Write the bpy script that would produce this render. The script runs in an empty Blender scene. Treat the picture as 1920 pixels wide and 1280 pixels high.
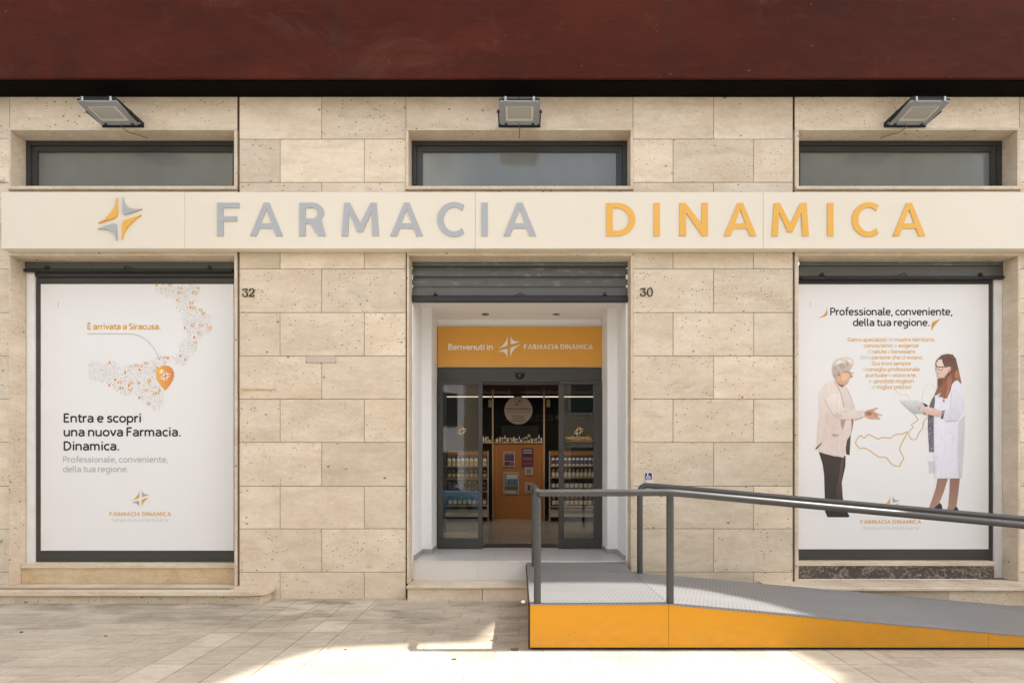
import bpy, bmesh, math, random
from mathutils import Vector, Matrix
random.seed(7)
R = math.radians
SC = bpy.context.scene
COL = SC.collection

# ------------------------------------------------------------------ camera, sky, sun, exposure
FPX, CX, CY, CD, CH = 1040.0, 974.0, 885.0, 6.5, 1.481     # focal in photo pixels, vanishing point, distance, eye height
cam = bpy.data.cameras.new('camera'); cam_o = bpy.data.objects.new('camera', cam); COL.objects.link(cam_o)
cam.sensor_width = 36; cam.lens = 36*FPX/1920
cam.shift_x = -(CX-960)/1920; cam.shift_y = (CY-640)/1920
cam.clip_start = .05; cam.clip_end = 1500
cam_o.location = (0, -CD, CH); cam_o.rotation_euler = (R(90), 0, 0)
SC.camera = cam_o

SUN_DIR = Vector((.81, .022, 1.0)).normalized()             # towards the sun: from the right, along the facade
w = bpy.data.worlds.new('World'); SC.world = w; w.use_nodes = True
nt = w.node_tree
sky = nt.nodes.new('ShaderNodeTexSky'); sky.sky_type = 'NISHITA'; sky.sun_disc = False
sky.sun_elevation = math.asin(SUN_DIR.z); sky.sun_rotation = math.atan2(SUN_DIR.x, SUN_DIR.y)
sky.dust_density = 3.0; sky.air_density = 1.0; sky.ozone_density = .6
hs = nt.nodes.new('ShaderNodeHueSaturation'); hs.inputs['Saturation'].default_value = .56
nt.links.new(sky.outputs[0], hs.inputs['Color'])
nt.links.new(hs.outputs[0], nt.nodes['Background'].inputs[0]); nt.nodes['Background'].inputs[1].default_value = .145
sun = bpy.data.lights.new('sun', 'SUN'); sun.energy = 3.3; sun.angle = R(.6); sun.color = (1, .965, .91)
sun_o = bpy.data.objects.new('sun', sun); COL.objects.link(sun_o); sun_o.location = (8, -3, 20)
sun_o.rotation_euler = SUN_DIR.to_track_quat('Z', 'Y').to_euler()
SC.view_settings.view_transform = 'Standard'; SC.view_settings.look = 'None'
SC.view_settings.exposure = 1.53; SC.view_settings.gamma = 1.0
SC.cycles.use_denoising = True
SC.cycles.max_bounces = 10; SC.cycles.transparent_max_bounces = 16
SC.cycles.sample_clamp_indirect = 6

# ------------------------------------------------------------------ helpers
def sc_at(d): return FPX/(CD+d)
def X(px, d=0.): return (px-CX)/sc_at(d)
def Z(py, d=0.): return CH-(py-CY)/sc_at(d)
def lin(c):
    def f(v):
        v /= 255.; return v/12.92 if v <= .04045 else ((v+.055)/1.055)**2.4
    return tuple(f(v) for v in c)

class MB:
    """collects faces of one mesh"""
    def __init__(s): s.v = []; s.f = []; s.m = []; s.c = []; s.sm = []
    def face(s, pts, m=0, c=(1, 1, 1), smooth=False):
        i = len(s.v); s.v += [tuple(p) for p in pts]; s.f.append(list(range(i, i+len(pts)))); s.m.append(m); s.sm.append(smooth)
        s.c += [c if not isinstance(c, list) else c[k] for k in range(len(pts))]
    def grid(s, rows, m=0, c=(1, 1, 1), smooth=True, close=False):
        i = len(s.v); n = len(rows[0])
        for r in rows:
            for p in r: s.v.append(tuple(p)); s.c.append(c)
        for a in range(len(rows)-1):
            for b in range(n if close else n-1):
                b2 = (b+1) % n
                s.f.append([i+a*n+b, i+a*n+b2, i+(a+1)*n+b2, i+(a+1)*n+b]); s.m.append(m); s.sm.append(smooth)
    def box(s, x0, x1, y0, y1, z0, z1, m=0, c=(1, 1, 1), bev=0.):
        if x0 > x1: x0, x1 = x1, x0
        if y0 > y1: y0, y1 = y1, y0
        if z0 > z1: z0, z1 = z1, z0
        b = min(bev, (x1-x0)*.45, (y1-y0)*.45, (z1-z0)*.45)
        P = lambda x, y, z: (x, y, z)
        if b <= 0:
            q = [[(x0,y0,z0),(x1,y0,z0),(x1,y0,z1),(x0,y0,z1)], [(x1,y1,z0),(x0,y1,z0),(x0,y1,z1),(x1,y1,z1)],
                 [(x0,y1,z0),(x0,y0,z0),(x0,y0,z1),(x0,y1,z1)], [(x1,y0,z0),(x1,y1,z0),(x1,y1,z1),(x1,y0,z1)],
                 [(x0,y0,z1),(x1,y0,z1),(x1,y1,z1),(x0,y1,z1)], [(x0,y1,z0),(x1,y1,z0),(x1,y0,z0),(x0,y0,z0)]]
            for f in q: s.face(f, m, c)
            return
        bm = bmesh.new(); bmesh.ops.create_cube(bm, size=1)
        for v in bm.verts: v.co = ((x0+x1)/2+v.co.x*(x1-x0), (y0+y1)/2+v.co.y*(y1-y0), (z0+z1)/2+v.co.z*(z1-z0))
        bmesh.ops.bevel(bm, geom=bm.edges[:], offset=b, segments=1, affect='EDGES')
        s.bm(bm, m, c)
    def bm(s, bm, m=0, c=(1, 1, 1), smooth=False):
        i = len(s.v); bm.verts.index_update()
        for v in bm.verts: s.v.append(tuple(v.co)); s.c.append(c)
        for f in bm.faces: s.f.append([i+v.index for v in f.verts]); s.m.append(m); s.sm.append(smooth)
        bm.free()
    def tube(s, pts, r, n=12, m=0, c=(1, 1, 1), caps=True):
        pts = [Vector(p) for p in pts]; rows = []
        t0 = (pts[1]-pts[0]).normalized()
        up = Vector((0, 0, 1)) if abs(t0.z) < .9 else Vector((1, 0, 0))
        nrm = t0.cross(up).normalized()
        for k, p in enumerate(pts):
            t = (pts[min(k+1, len(pts)-1)]-pts[max(k-1, 0)]).normalized()
            nrm = (nrm-t*nrm.dot(t)).normalized(); bi = t.cross(nrm)
            rr = r[k] if isinstance(r, (list, tuple)) else r
            rows.append([p+(nrm*math.cos(a)+bi*math.sin(a))*rr for a in [2*math.pi*j/n for j in range(n)]])
        s.grid(rows, m, c, True, True)
        if caps: s.face(rows[0][::-1], m, c); s.face(rows[-1], m, c)
    def lathe(s, x, y, z, prof, n=14, m=0, c=(1, 1, 1), sx=1., sy=1.):
        rows = [[(x+r*sx*math.cos(2*math.pi*j/n), y+r*sy*math.sin(2*math.pi*j/n), z+h) for j in range(n)] for r, h in prof]
        s.grid(rows, m, c, True, True); s.face(rows[-1], m, c)
    def prism(s, poly, d0, d1, m=0, c=(1, 1, 1)):
        """outline in (x, z), thickness from depth d0 (front) to d1 (back)"""
        s.face([(x, d0, z) for x, z in poly], m, c)
        s.face([(x, d1, z) for x, z in poly[::-1]], m, c)
        for k in range(len(poly)):
            a, b = poly[k], poly[(k+1) % len(poly)]
            s.face([(a[0], d0, a[1]), (a[0], d1, a[1]), (b[0], d1, b[1]), (b[0], d0, b[1])], m, c)

WLOC = {}
def wloc(o): return WLOC[o.name] if o is not None else Vector((0, 0, 0))
def tag(o, label=None, cat=None, group=None, kind=None):
    if label: o['label'] = label
    if cat: o['category'] = cat
    if group: o['group'] = group
    if kind: o['kind'] = kind
    return o
def root(name, loc, label=None, cat=None, group=None, kind=None, parent=None):
    o = bpy.data.objects.new(name, None); COL.objects.link(o); o.empty_display_size = .1
    if parent: o.parent = parent
    WLOC[o.name] = Vector(loc); o.location = Vector(loc)-wloc(parent)
    return tag(o, label, cat, group, kind)
def link_mesh(name, me, mats, parent, origin):
    for mt in (mats if isinstance(mats, (list, tuple)) else [mats]): me.materials.append(mt)
    o = bpy.data.objects.new(name, me); COL.objects.link(o)
    if parent: o.parent = parent
    WLOC[o.name] = Vector(origin); o.location = Vector(origin)-wloc(parent)
    return o
def obj(name, mb, mats, parent=None, label=None, cat=None, group=None, kind=None, origin=None, weld=False):
    if origin is None:
        xs = [v[0] for v in mb.v]; ys = [v[1] for v in mb.v]; zs = [v[2] for v in mb.v]
        origin = ((min(xs)+max(xs))/2, (min(ys)+max(ys))/2, min(zs))
    me = bpy.data.meshes.new(name)
    me.from_pydata([(v[0]-origin[0], v[1]-origin[1], v[2]-origin[2]) for v in mb.v], [], mb.f)
    me.polygons.foreach_set('material_index', mb.m); me.polygons.foreach_set('use_smooth', mb.sm)
    at = me.color_attributes.new('tint', 'FLOAT_COLOR', 'POINT')
    fl = []
    for c in mb.c: fl += [c[0], c[1], c[2], 1.]
    at.data.foreach_set('color', fl)
    if weld:
        b = bmesh.new(); b.from_mesh(me); bmesh.ops.remove_doubles(b, verts=b.verts[:], dist=1e-5); b.to_mesh(me); b.free()
    me.update()
    return tag(link_mesh(name, me, mats, parent, origin), label, cat, group, kind)
def copy_thing(o, shift, label=None, group=None):
    r = o.copy(); COL.objects.link(r); r.location = o.location+Vector(shift); WLOC[r.name] = wloc(o)+Vector(shift)
    for ch in list(o.children):
        c = ch.copy(); COL.objects.link(c); c.parent = r; WLOC[c.name] = wloc(ch)+Vector(shift)
        for g in list(ch.children):
            q = g.copy(); COL.objects.link(q); q.parent = c; WLOC[q.name] = wloc(g)+Vector(shift)
    if label: r['label'] = label
    if group: r['group'] = group
    return r

# ---- materials
class NT:
    def __init__(s, name):
        s.m = bpy.data.materials.new(name); s.m.use_nodes = True; s.t = s.m.node_tree; s.b = s.t.nodes['Principled BSDF']
    def n(s, t, **kw):
        x = s.t.nodes.new('ShaderNode'+t)
        for k, v in kw.items():
            if k in x.inputs: x.inputs[k].default_value = v
            else: setattr(x, k, v)
        return x
    def l(s, a, b): s.t.links.new(a, b)
    def math(s, op, a, b=None, clamp=False):
        x = s.t.nodes.new('ShaderNodeMath'); x.operation = op; x.use_clamp = clamp
        for i, v in enumerate((a, b)):
            if v is None: continue
            if isinstance(v, (int, float)): x.inputs[i].default_value = v
            else: s.l(v, x.inputs[i])
        return x.outputs[0]
    def mix(s, f, a, b, bt='MIX'):
        x = s.t.nodes.new('ShaderNodeMix'); x.data_type = 'RGBA'; x.blend_type = bt
        for i, v in ((0, f), (6, a), (7, b)):
            if isinstance(v, (int, float)): x.inputs[i].default_value = v
            elif isinstance(v, tuple): x.inputs[i].default_value = (*v[:3], 1)
            else: s.l(v, x.inputs[i])
        return x.outputs[2]
    def ramp(s, f, *st):
        x = s.t.nodes.new('ShaderNodeValToRGB'); e = x.color_ramp.elements
        while len(e) < len(st): e.new(.5)
        for k, (p, c) in enumerate(st):
            e[k].position = p; e[k].color = (*c, 1) if isinstance(c, tuple) else (c, c, c, 1)
        s.l(f, x.inputs[0]); return x.outputs[0]
    def pos(s, scale=(1, 1, 1), rot=(0, 0, 0), add=None):
        g = s.n('NewGeometry'); p = g.outputs['Position']
        if add is not None:
            v = s.n('VectorMath', operation='ADD'); s.l(p, v.inputs[0]); s.l(add, v.inputs[1]); p = v.outputs[0]
        mp = s.n('Mapping'); mp.inputs['Scale'].default_value = scale; mp.inputs['Rotation'].default_value = rot
        s.l(p, mp.inputs[0]); return mp.outputs[0]
    def noise(s, v, scale, detail=4, rough=.55, dist=0.):
        x = s.n('TexNoise'); x.inputs['Scale'].default_value = scale; x.inputs['Detail'].default_value = detail
        x.inputs['Roughness'].default_value = rough; x.inputs['Distortion'].default_value = dist
        s.l(v, x.inputs['Vector']); return x.outputs['Fac']
    def bump(s, h, st, dist=.01):
        x = s.n('Bump'); x.inputs['Strength'].default_value = st; x.inputs['Distance'].default_value = dist
        s.l(h, x.inputs['Height']); s.l(x.outputs[0], s.b.inputs['Normal'])
    def set(s, **kw):
        for k, v in kw.items():
            k = k.replace('_', ' ')
            if isinstance(v, tuple): v = (*v[:3], 1)
            if hasattr(v, 'links'): s.l(v, s.b.inputs[k])
            else: s.b.inputs[k].default_value = v
        return s.m

def plain(name, col, rough=.5, metal=0., var=.08, scale=3., spec=.5, fine=.03):
    """painted surface with a little uneven wear"""
    t = NT(name); p = t.pos()
    a = t.noise(p, scale, 5); b = t.noise(p, scale*22, 2)
    k = t.math('ADD', t.math('MULTIPLY', t.math('SUBTRACT', a, .5), var*2), t.math('MULTIPLY', t.math('SUBTRACT', b, .5), fine*2))
    k = t.math('ADD', k, 1.)
    c = t.mix(1., col, (1, 1, 1), 'MULTIPLY')
    v = t.n('VectorMath', operation='SCALE'); t.l(c, v.inputs[0]); t.l(k, v.inputs['Scale'])
    r = t.math('ADD', t.math('MULTIPLY', t.math('SUBTRACT', a, .5), .25), rough)
    t.set(Base_Color=v.outputs[0], Roughness=r, Metallic=metal); t.b.inputs['Specular IOR Level'].default_value = spec
    return t.m

def travertine(name, c0, c1, c2, pits=.5, tint=True, rough=.6, band=6.):
    t = NT(name)
    at = t.n('Attribute'); at.attribute_name = 'tint'
    sep = t.n('SeparateColor'); t.l(at.outputs['Color'], sep.inputs[0])
    sc = t.n('VectorMath', operation='SCALE'); t.l(at.outputs['Color'], sc.inputs[0]); sc.inputs['Scale'].default_value = 17.
    add = sc.outputs[0] if tint else None
    p1 = t.pos((.9, .9, band), add=add); p2 = t.pos((1, 1, 1.5), add=add); p3 = t.pos((1, 1, 1), add=add); p4 = t.pos((.62, 1, 1), add=add)
    bands = t.noise(p1, 1.6, 7, .62, .6)
    blot = t.noise(p2, 2.2, 5, .6)
    grain = t.noise(p3, 60, 3, .6)
    veil = t.noise(t.pos((1.4, 1.4, 3.2), add=add), 6., 6, .7, 1.2)
    c = t.ramp(bands, (.28, c0), (.5, c1), (.72, c2))
    c = t.mix(t.ramp(blot, (.42, 0.), (.75, .5)), c, tuple(v*k for v, k in zip(c0, (.93, .87, .78))))
    c = t.mix(t.math('MULTIPLY', t.ramp(veil, (.5, 0.), (.66, 1.)), .32), c, tuple(min(1, v*1.16) for v in c2))
    c = t.mix(t.math('MULTIPLY', t.ramp(veil, (.3, 1.), (.42, 0.)), .4), c, tuple(v*.72 for v in c0))
    # pits: a share of the cells carries a small hole, gathered in clusters
    h = None
    for (scl, thr, off, rad) in ((17., .74, .26, .20), (40., .70, .42, .27)):
        vor = t.n('TexVoronoi'); vor.inputs['Scale'].default_value = scl; vor.inputs['Randomness'].default_value = 1.
        t.l(p4, vor.inputs['Vector'])
        vs = t.n('SeparateColor'); t.l(vor.outputs['Color'], vs.inputs[0])
        clus = t.noise(p2, 3.1 if scl < 20 else 4.3, 3, .6)
        dens = t.math('ADD', t.math('MULTIPLY', t.math('SUBTRACT', clus, .5), 4.6*pits), off*pits)
        on = t.math('GREATER_THAN', dens, vs.outputs[0])
        size = t.math('MULTIPLY', vs.outputs[1], rad)
        hole = t.math('MULTIPLY', on, t.math('LESS_THAN', vor.outputs['Distance'], size))
        h = hole if h is None else t.math('MAXIMUM', h, hole)
    smud = t.noise(p2, 1.25, 7, .68, 1.4)
    c = t.mix(t.math('MULTIPLY', t.ramp(smud, (.50, 0.), (.68, 1.)), .26), c, (.45, .38, .30))
    fleck = t.noise(t.pos((1, 1, 2.2), add=add), 26., 4, .75)
    c = t.mix(t.math('MULTIPLY', t.ramp(fleck, (.58, 0.), (.70, 1.)), .38), c, tuple(v*.66 for v in c0))
    c = t.mix(t.math('MULTIPLY', t.ramp(fleck, (.30, 1.), (.41, 0.)), .30), c, tuple(min(.86, v*1.2) for v in c2))
    c = t.mix(t.math('MULTIPLY', h, .82), c, (.085, .062, .042))
    c = t.mix(t.math('MULTIPLY', sep.outputs[1], .13 if tint else 0.), c, tuple(v*q for v, q in zip(c1, (.93, .84, .72))))
    rust = t.noise(t.pos((1.6, 1.6, .55), add=add), 1.9, 6, .65, .8)
    c = t.mix(t.math('MULTIPLY', t.ramp(rust, (.57, 0.), (.72, 1.)), .24), c, (.48, .36, .23))
    val = t.math('ADD', t.math('MULTIPLY', sep.outputs[0], .2), .90)
    v = t.n('VectorMath', operation='SCALE'); t.l(c, v.inputs[0]); t.l(t.math('MULTIPLY', val, t.math('ADD', t.math('MULTIPLY', grain, .16), .92)), v.inputs['Scale'])
    t.set(Base_Color=v.outputs[0], Roughness=rough); t.b.inputs['Specular IOR Level'].default_value = .3
    hh = t.math('SUBTRACT', t.math('MULTIPLY', grain, .2), h)
    t.bump(hh, .35, .006)
    return t.m

M = {}
M['stone'] = travertine('travertine', (.60, .49, .355), (.715, .605, .465), (.77, .67, .535), pits=.62, band=3.4)
M['jamb'] = travertine('travertine_edge', (.50, .40, .29), (.60, .50, .38), (.68, .58, .46), pits=.5, tint=False, band=2.)
M['step'] = travertine('travertine_step', (.48, .385, .27), (.62, .52, .39), (.70, .61, .48), pits=.12, tint=False, rough=.5)
M['beige_marble'] = travertine('beige_marble', (.42, .29, .15), (.58, .44, .27), (.66, .54, .37), pits=.12, tint=False, band=1.4, rough=.35)
M['joint'] = plain('joint', (.17, .115, .065), .9)

def dark_marble():
    t = NT('dark_marble'); p = t.pos((1, 1, 1.3))
    a = t.noise(p, 2.6, 7, .6, 2.6); b = t.noise(p, 5., 6, .6, 2.5)
    c = t.mix(t.noise(p, 2.5, 4), (.035, .027, .023), (.11, .09, .075))
    gate = t.ramp(t.noise(p, 3.3, 3), (.46, 0.), (.6, 1.))
    va = t.ramp(a, (.485, 0.), (.5, 1.), (.515, 0.)); vb = t.math('MULTIPLY', t.ramp(b, (.485, 0.), (.5, 1.), (.515, 0.)), gate)
    c = t.mix(t.math('MULTIPLY', t.math('MAXIMUM', va, vb), .85), c, (.55, .47, .37))
    return t.set(Base_Color=c, Roughness=.3)
M['dark_marble'] = dark_marble()

def red_concrete():
    t = NT('red_concrete'); p = t.pos(); pv = t.pos((1, 1, .25))
    a = t.noise(t.pos((.35, 1, 1.)), 1.3, 7, .62, .4); d = t.noise(t.pos((1.2, 1, 5)), 3., 6, .7)
    c = t.mix(t.ramp(a, (.3, 0.), (.7, 1.)), (.048, .0105, .0058), (.092, .0195, .0100))
    st = t.noise(pv, 3.2, 6, .7, .6)
    c = t.mix(t.math('MULTIPLY', t.ramp(st, (.56, 0.), (.72, 1.)), .55), c, (.05, .02, .015))
    c = t.mix(t.math('MULTIPLY', t.ramp(d, (.55, 0.), (.72, 1.)), .22), c, (.165, .050, .027))
    pale = t.noise(t.pos((.8, 1, .8)), .9, 8, .72, 1.)
    c = t.mix(t.math('MULTIPLY', t.ramp(pale, (.53, 0.), (.70, 1.)), .48), c, (.14, .062, .042))
    blot = t.noise(t.pos((.5, 1, .9)), 1.1, 8, .7, .8)
    c = t.mix(t.math('MULTIPLY', t.ramp(blot, (.5, 0.), (.68, 1.)), .5), c, (.036, .0125, .0085))
    v = t.n('TexVoronoi'); v.inputs['Scale'].default_value = 7.; t.l(p, v.inputs['Vector'])
    vs = t.n('SeparateColor'); t.l(v.outputs['Color'], vs.inputs[0])
    dot = t.math('MULTIPLY', t.math('LESS_THAN', v.outputs['Distance'], .07), t.math('GREATER_THAN', vs.outputs[0], .75))
    c = t.mix(t.math('MULTIPLY', dot, .35), c, (.25, .16, .12))
    t.set(Base_Color=c, Roughness=.8); t.b.inputs['Specular IOR Level'].default_value = .12; t.bump(t.noise(p, 9, 6, .7), .25, .01)
    return t.m
M['red'] = red_concrete()
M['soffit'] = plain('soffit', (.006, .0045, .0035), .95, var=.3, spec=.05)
M['cream'] = plain('cream_metal', (.77, .70, .575), .38, var=.03, scale=.7, fine=.0)
M['grey_letter'] = plain('grey_letter', (.41, .42, .435), .4, var=.02, fine=0.)
M['orange_letter'] = plain('orange_letter', (.80, .43, .075), .4, var=.02, fine=0.)
M['anthracite'] = plain('anthracite', (.046, .043, .039), .4, var=.08, fine=.0)
M['window_dark'] = plain('window_dark', (.03, .03, .029), .4, var=.08, fine=.0)
M['plaster'] = plain('plaster', (.86, .845, .82), .7, var=.02)
M['old_plaster'] = plain('old_plaster', (.80, .78, .75), .8, var=.14, scale=7)
M['tile'] = None
M['black'] = plain('black', (.008, .008, .008), .5)
M['steel'] = plain('steel', (.45, .45, .44), .3, metal=.9)
M['lamp_grey'] = plain('lamp_grey', (.33, .335, .34), .35, var=.04)
M['lamp_glass'] = plain('lamp_glass', (.46, .44, .40), .2, var=.03)
M['lamp_rim'] = plain('lamp_rim', (.66, .64, .58), .3, var=.03)
M['rail'] = plain('grey_rail_paint', (.068, .067, .065), .44, metal=.3, var=.1, scale=6)
M['poster'] = plain('poster_white', (.83, .815, .80), .45, var=.012, fine=0.)
M['bronze'] = plain('bronze', (.035, .024, .014), .45, metal=.4)
M['cable'] = plain('cable', (.16, .12, .075), .6)
M['print_black'] = plain('print_black', (.012, .010, .010), .5)
M['print_orange'] = plain('print_orange', (.72, .385, .06), .5, var=.02)
M['print_grey'] = plain('print_grey', (.40, .40, .40), .5, var=.02)
M['print_light'] = plain('print_light', (.49, .48, .475), .5, var=.02)
M['print_white'] = plain('print_white', (.82, .80, .78), .5, var=.02)
M['blue'] = plain('sign_blue', (.012, .045, .16), .4)
M['panel_orange'] = plain('panel_orange', (.72, .34, .045), .4, var=.03, fine=0.)
M['shop_orange'] = plain('shop_orange', (.43, .165, .035), .45, var=.04)
M['pale_wood'] = plain('pale_wood', (.55, .40, .24), .45)
M['floor_in'] = plain('floor_in', (.36, .33, .29), .25, var=.1)
M['dark_wall'] = plain('dark_wall', (.012, .012, .013), .6)
M['ceiling_in'] = plain('ceiling_in', (.10, .075, .055), .7)

def print_mat():
    t = NT('printed_ink'); at = t.n('Attribute'); at.attribute_name = 'tint'
    f = t.noise(t.pos((14, 14, 3.2)), 2.4, 4, .6, 1.0); g = t.noise(t.pos(), 70, 2)
    k = t.math('ADD', t.math('MULTIPLY', t.math('SUBTRACT', f, .5), .34), t.math('ADD', t.math('MULTIPLY', t.math('SUBTRACT', g, .5), .08), 1.04))
    v = t.n('VectorMath', operation='SCALE'); t.l(at.outputs['Color'], v.inputs[0]); t.l(k, v.inputs['Scale'])
    return t.set(Base_Color=v.outputs[0], Roughness=.45)
M['ink'] = print_mat()

def yellow_panel():
    t = NT('yellow_panel'); p = t.pos()
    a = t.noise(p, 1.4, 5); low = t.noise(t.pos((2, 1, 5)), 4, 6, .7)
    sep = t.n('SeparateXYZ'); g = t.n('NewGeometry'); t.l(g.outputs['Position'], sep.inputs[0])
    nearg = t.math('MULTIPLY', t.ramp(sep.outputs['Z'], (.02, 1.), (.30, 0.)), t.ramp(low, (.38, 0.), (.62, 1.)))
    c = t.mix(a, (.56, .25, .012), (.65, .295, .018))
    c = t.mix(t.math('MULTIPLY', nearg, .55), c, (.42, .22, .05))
    v = t.n('TexVoronoi'); v.inputs['Scale'].default_value = 22.; t.l(p, v.inputs['Vector'])
    vs = t.n('SeparateColor'); t.l(v.outputs['Color'], vs.inputs[0])
    dot = t.math('MULTIPLY', t.math('LESS_THAN', v.outputs['Distance'], .1), t.math('GREATER_THAN', vs.outputs[0], .86))
    c = t.mix(t.math('MULTIPLY', dot, .7), c, (.14, .07, .02))
    t.b.inputs['Specular IOR Level'].default_value = .25
    return t.set(Base_Color=c, Roughness=.5)
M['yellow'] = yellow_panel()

def deck_mat():
    t = NT('ramp_deck'); p = t.pos((1, 1, 0))
    vor = t.n('TexBrick'); vor.offset = .5; vor.inputs['Scale'].default_value = 1.; vor.inputs['Mortar Size'].default_value = .0045
    vor.inputs['Brick Width'].default_value = .036; vor.inputs['Row Height'].default_value = .05; vor.inputs['Mortar Smooth'].default_value = .4
    t.l(p, vor.inputs['Vector'])
    wear = t.noise(t.pos((.8, 2.0, 0)), 1.6, 6, .6)
    g = t.noise(p, 50, 3)
    c = t.mix(wear, (.215, .211, .206), (.29, .286, .28))
    c = t.mix(t.math('MULTIPLY', vor.outputs['Fac'], t.ramp(wear, (.34, .2), (.55, .95))), c, (.10, .10, .10))
    c = t.mix(t.math('MULTIPLY', g, .25), c, (.2, .2, .2))
    t.set(Base_Color=c, Roughness=.5, Metallic=.15)
    t.bump(vor.outputs['Fac'], -.35, .004)
    return t.m
M['deck'] = deck_mat()

def shutter_mat(name, speck):
    t = NT(name); p = t.pos()
    a = t.noise(t.pos((1.5, 1, 4)), 4, 6, .65); s = t.noise(p, 170 if speck else 40, 3, .7)
    c = t.mix(a, (.075, .08, .075), (.155, .16, .15))
    if speck: c = t.mix(t.ramp(s, (.42, 0.), (.58, 1.)), (.045, .047, .045), (.19, .19, .18))
    else: c = t.mix(t.math('MULTIPLY', t.ramp(a, (.58, 0.), (.7, 1.)), .5), c, (.34, .33, .30))
    return t.set(Base_Color=c, Roughness=.45, Metallic=.45)
M['shutter'] = shutter_mat('shutter_metal', False)
M['shutter_speck'] = shutter_mat('shutter_speckled', True)
M['shutter_dark'] = plain('shutter_dark', (.03, .03, .03), .5, metal=.3)

def tile_mat(name, c0, mortar, w_, h_, rough, xo=0.):
    t = NT(name); mp = t.n('Mapping'); g = t.n('NewGeometry'); t.l(g.outputs['Position'], mp.inputs[0]); mp.inputs['Location'].default_value = (xo, 0, 0)
    b = t.n('TexBrick'); b.offset = 0.; b.inputs['Scale'].default_value = 1.; b.inputs['Brick Width'].default_value = w_; b.inputs['Row Height'].default_value = h_
    b.inputs['Mortar Size'].default_value = .003; b.inputs['Color1'].default_value = (*c0, 1); b.inputs['Color2'].default_value = (*[v*.93 for v in c0], 1)
    b.inputs['Mortar'].default_value = (*mortar, 1); t.l(mp.outputs[0], b.inputs['Vector'])
    n = t.noise(t.pos((1, 1, 1)), 3, 6, .6)
    c = t.mix(t.math('MULTIPLY', n, .3), b.outputs['Color'], tuple(v*.8 for v in c0))
    return t.set(Base_Color=c, Roughness=rough)
M['tile'] = tile_mat('recess_tile', (.60, .575, .54), (.36, .34, .32), .62, .62, .3, .31)
M['tile_in'] = tile_mat('shop_tile', (.40, .36, .31), (.2, .18, .16), .62, .62, .22, .31)
M['white_tile'] = plain('white_tile', (.66, .63, .585), .35, var=.06)

def glass_mat():
    t = NT('clear_glass'); t.t.nodes.remove(t.b)
    tr = t.n('BsdfTransparent'); tr.inputs[0].default_value = (.84, .87, .85, 1); gl = t.n('BsdfGlossy'); gl.inputs['Roughness'].default_value = .01
    fr = t.n('Fresnel'); fr.inputs[0].default_value = 1.5
    mx = t.n('MixShader'); t.l(t.math('MULTIPLY', fr.outputs[0], 1.7, True), mx.inputs[0]); t.l(tr.outputs[0], mx.inputs[1]); t.l(gl.outputs[0], mx.inputs[2])
    t.l(mx.outputs[0], t.t.nodes['Material Output'].inputs[0]); return t.m
M['glass'] = glass_mat()
def frosted():
    t = NT('frosted_pane'); n = t.noise(t.pos((1.2, 1, .5)), 1.3, 3)
    c = t.mix(n, (.115, .13, .12), (.19, .20, .18))
    t.set(Base_Color=c, Roughness=.12, IOR=1.6); t.b.inputs['Specular IOR Level'].default_value = .6
    return t.m
M['frosted'] = frosted()
def emit(name, c, s):
    t = NT(name); t.set(Base_Color=c, Emission_Color=c, Emission_Strength=s); return t.m
M['led'] = emit('led', (1, .86, .66), .45)
M['fill_glow'] = emit('fill_glow', (1, .84, .64), 5.)

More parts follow.
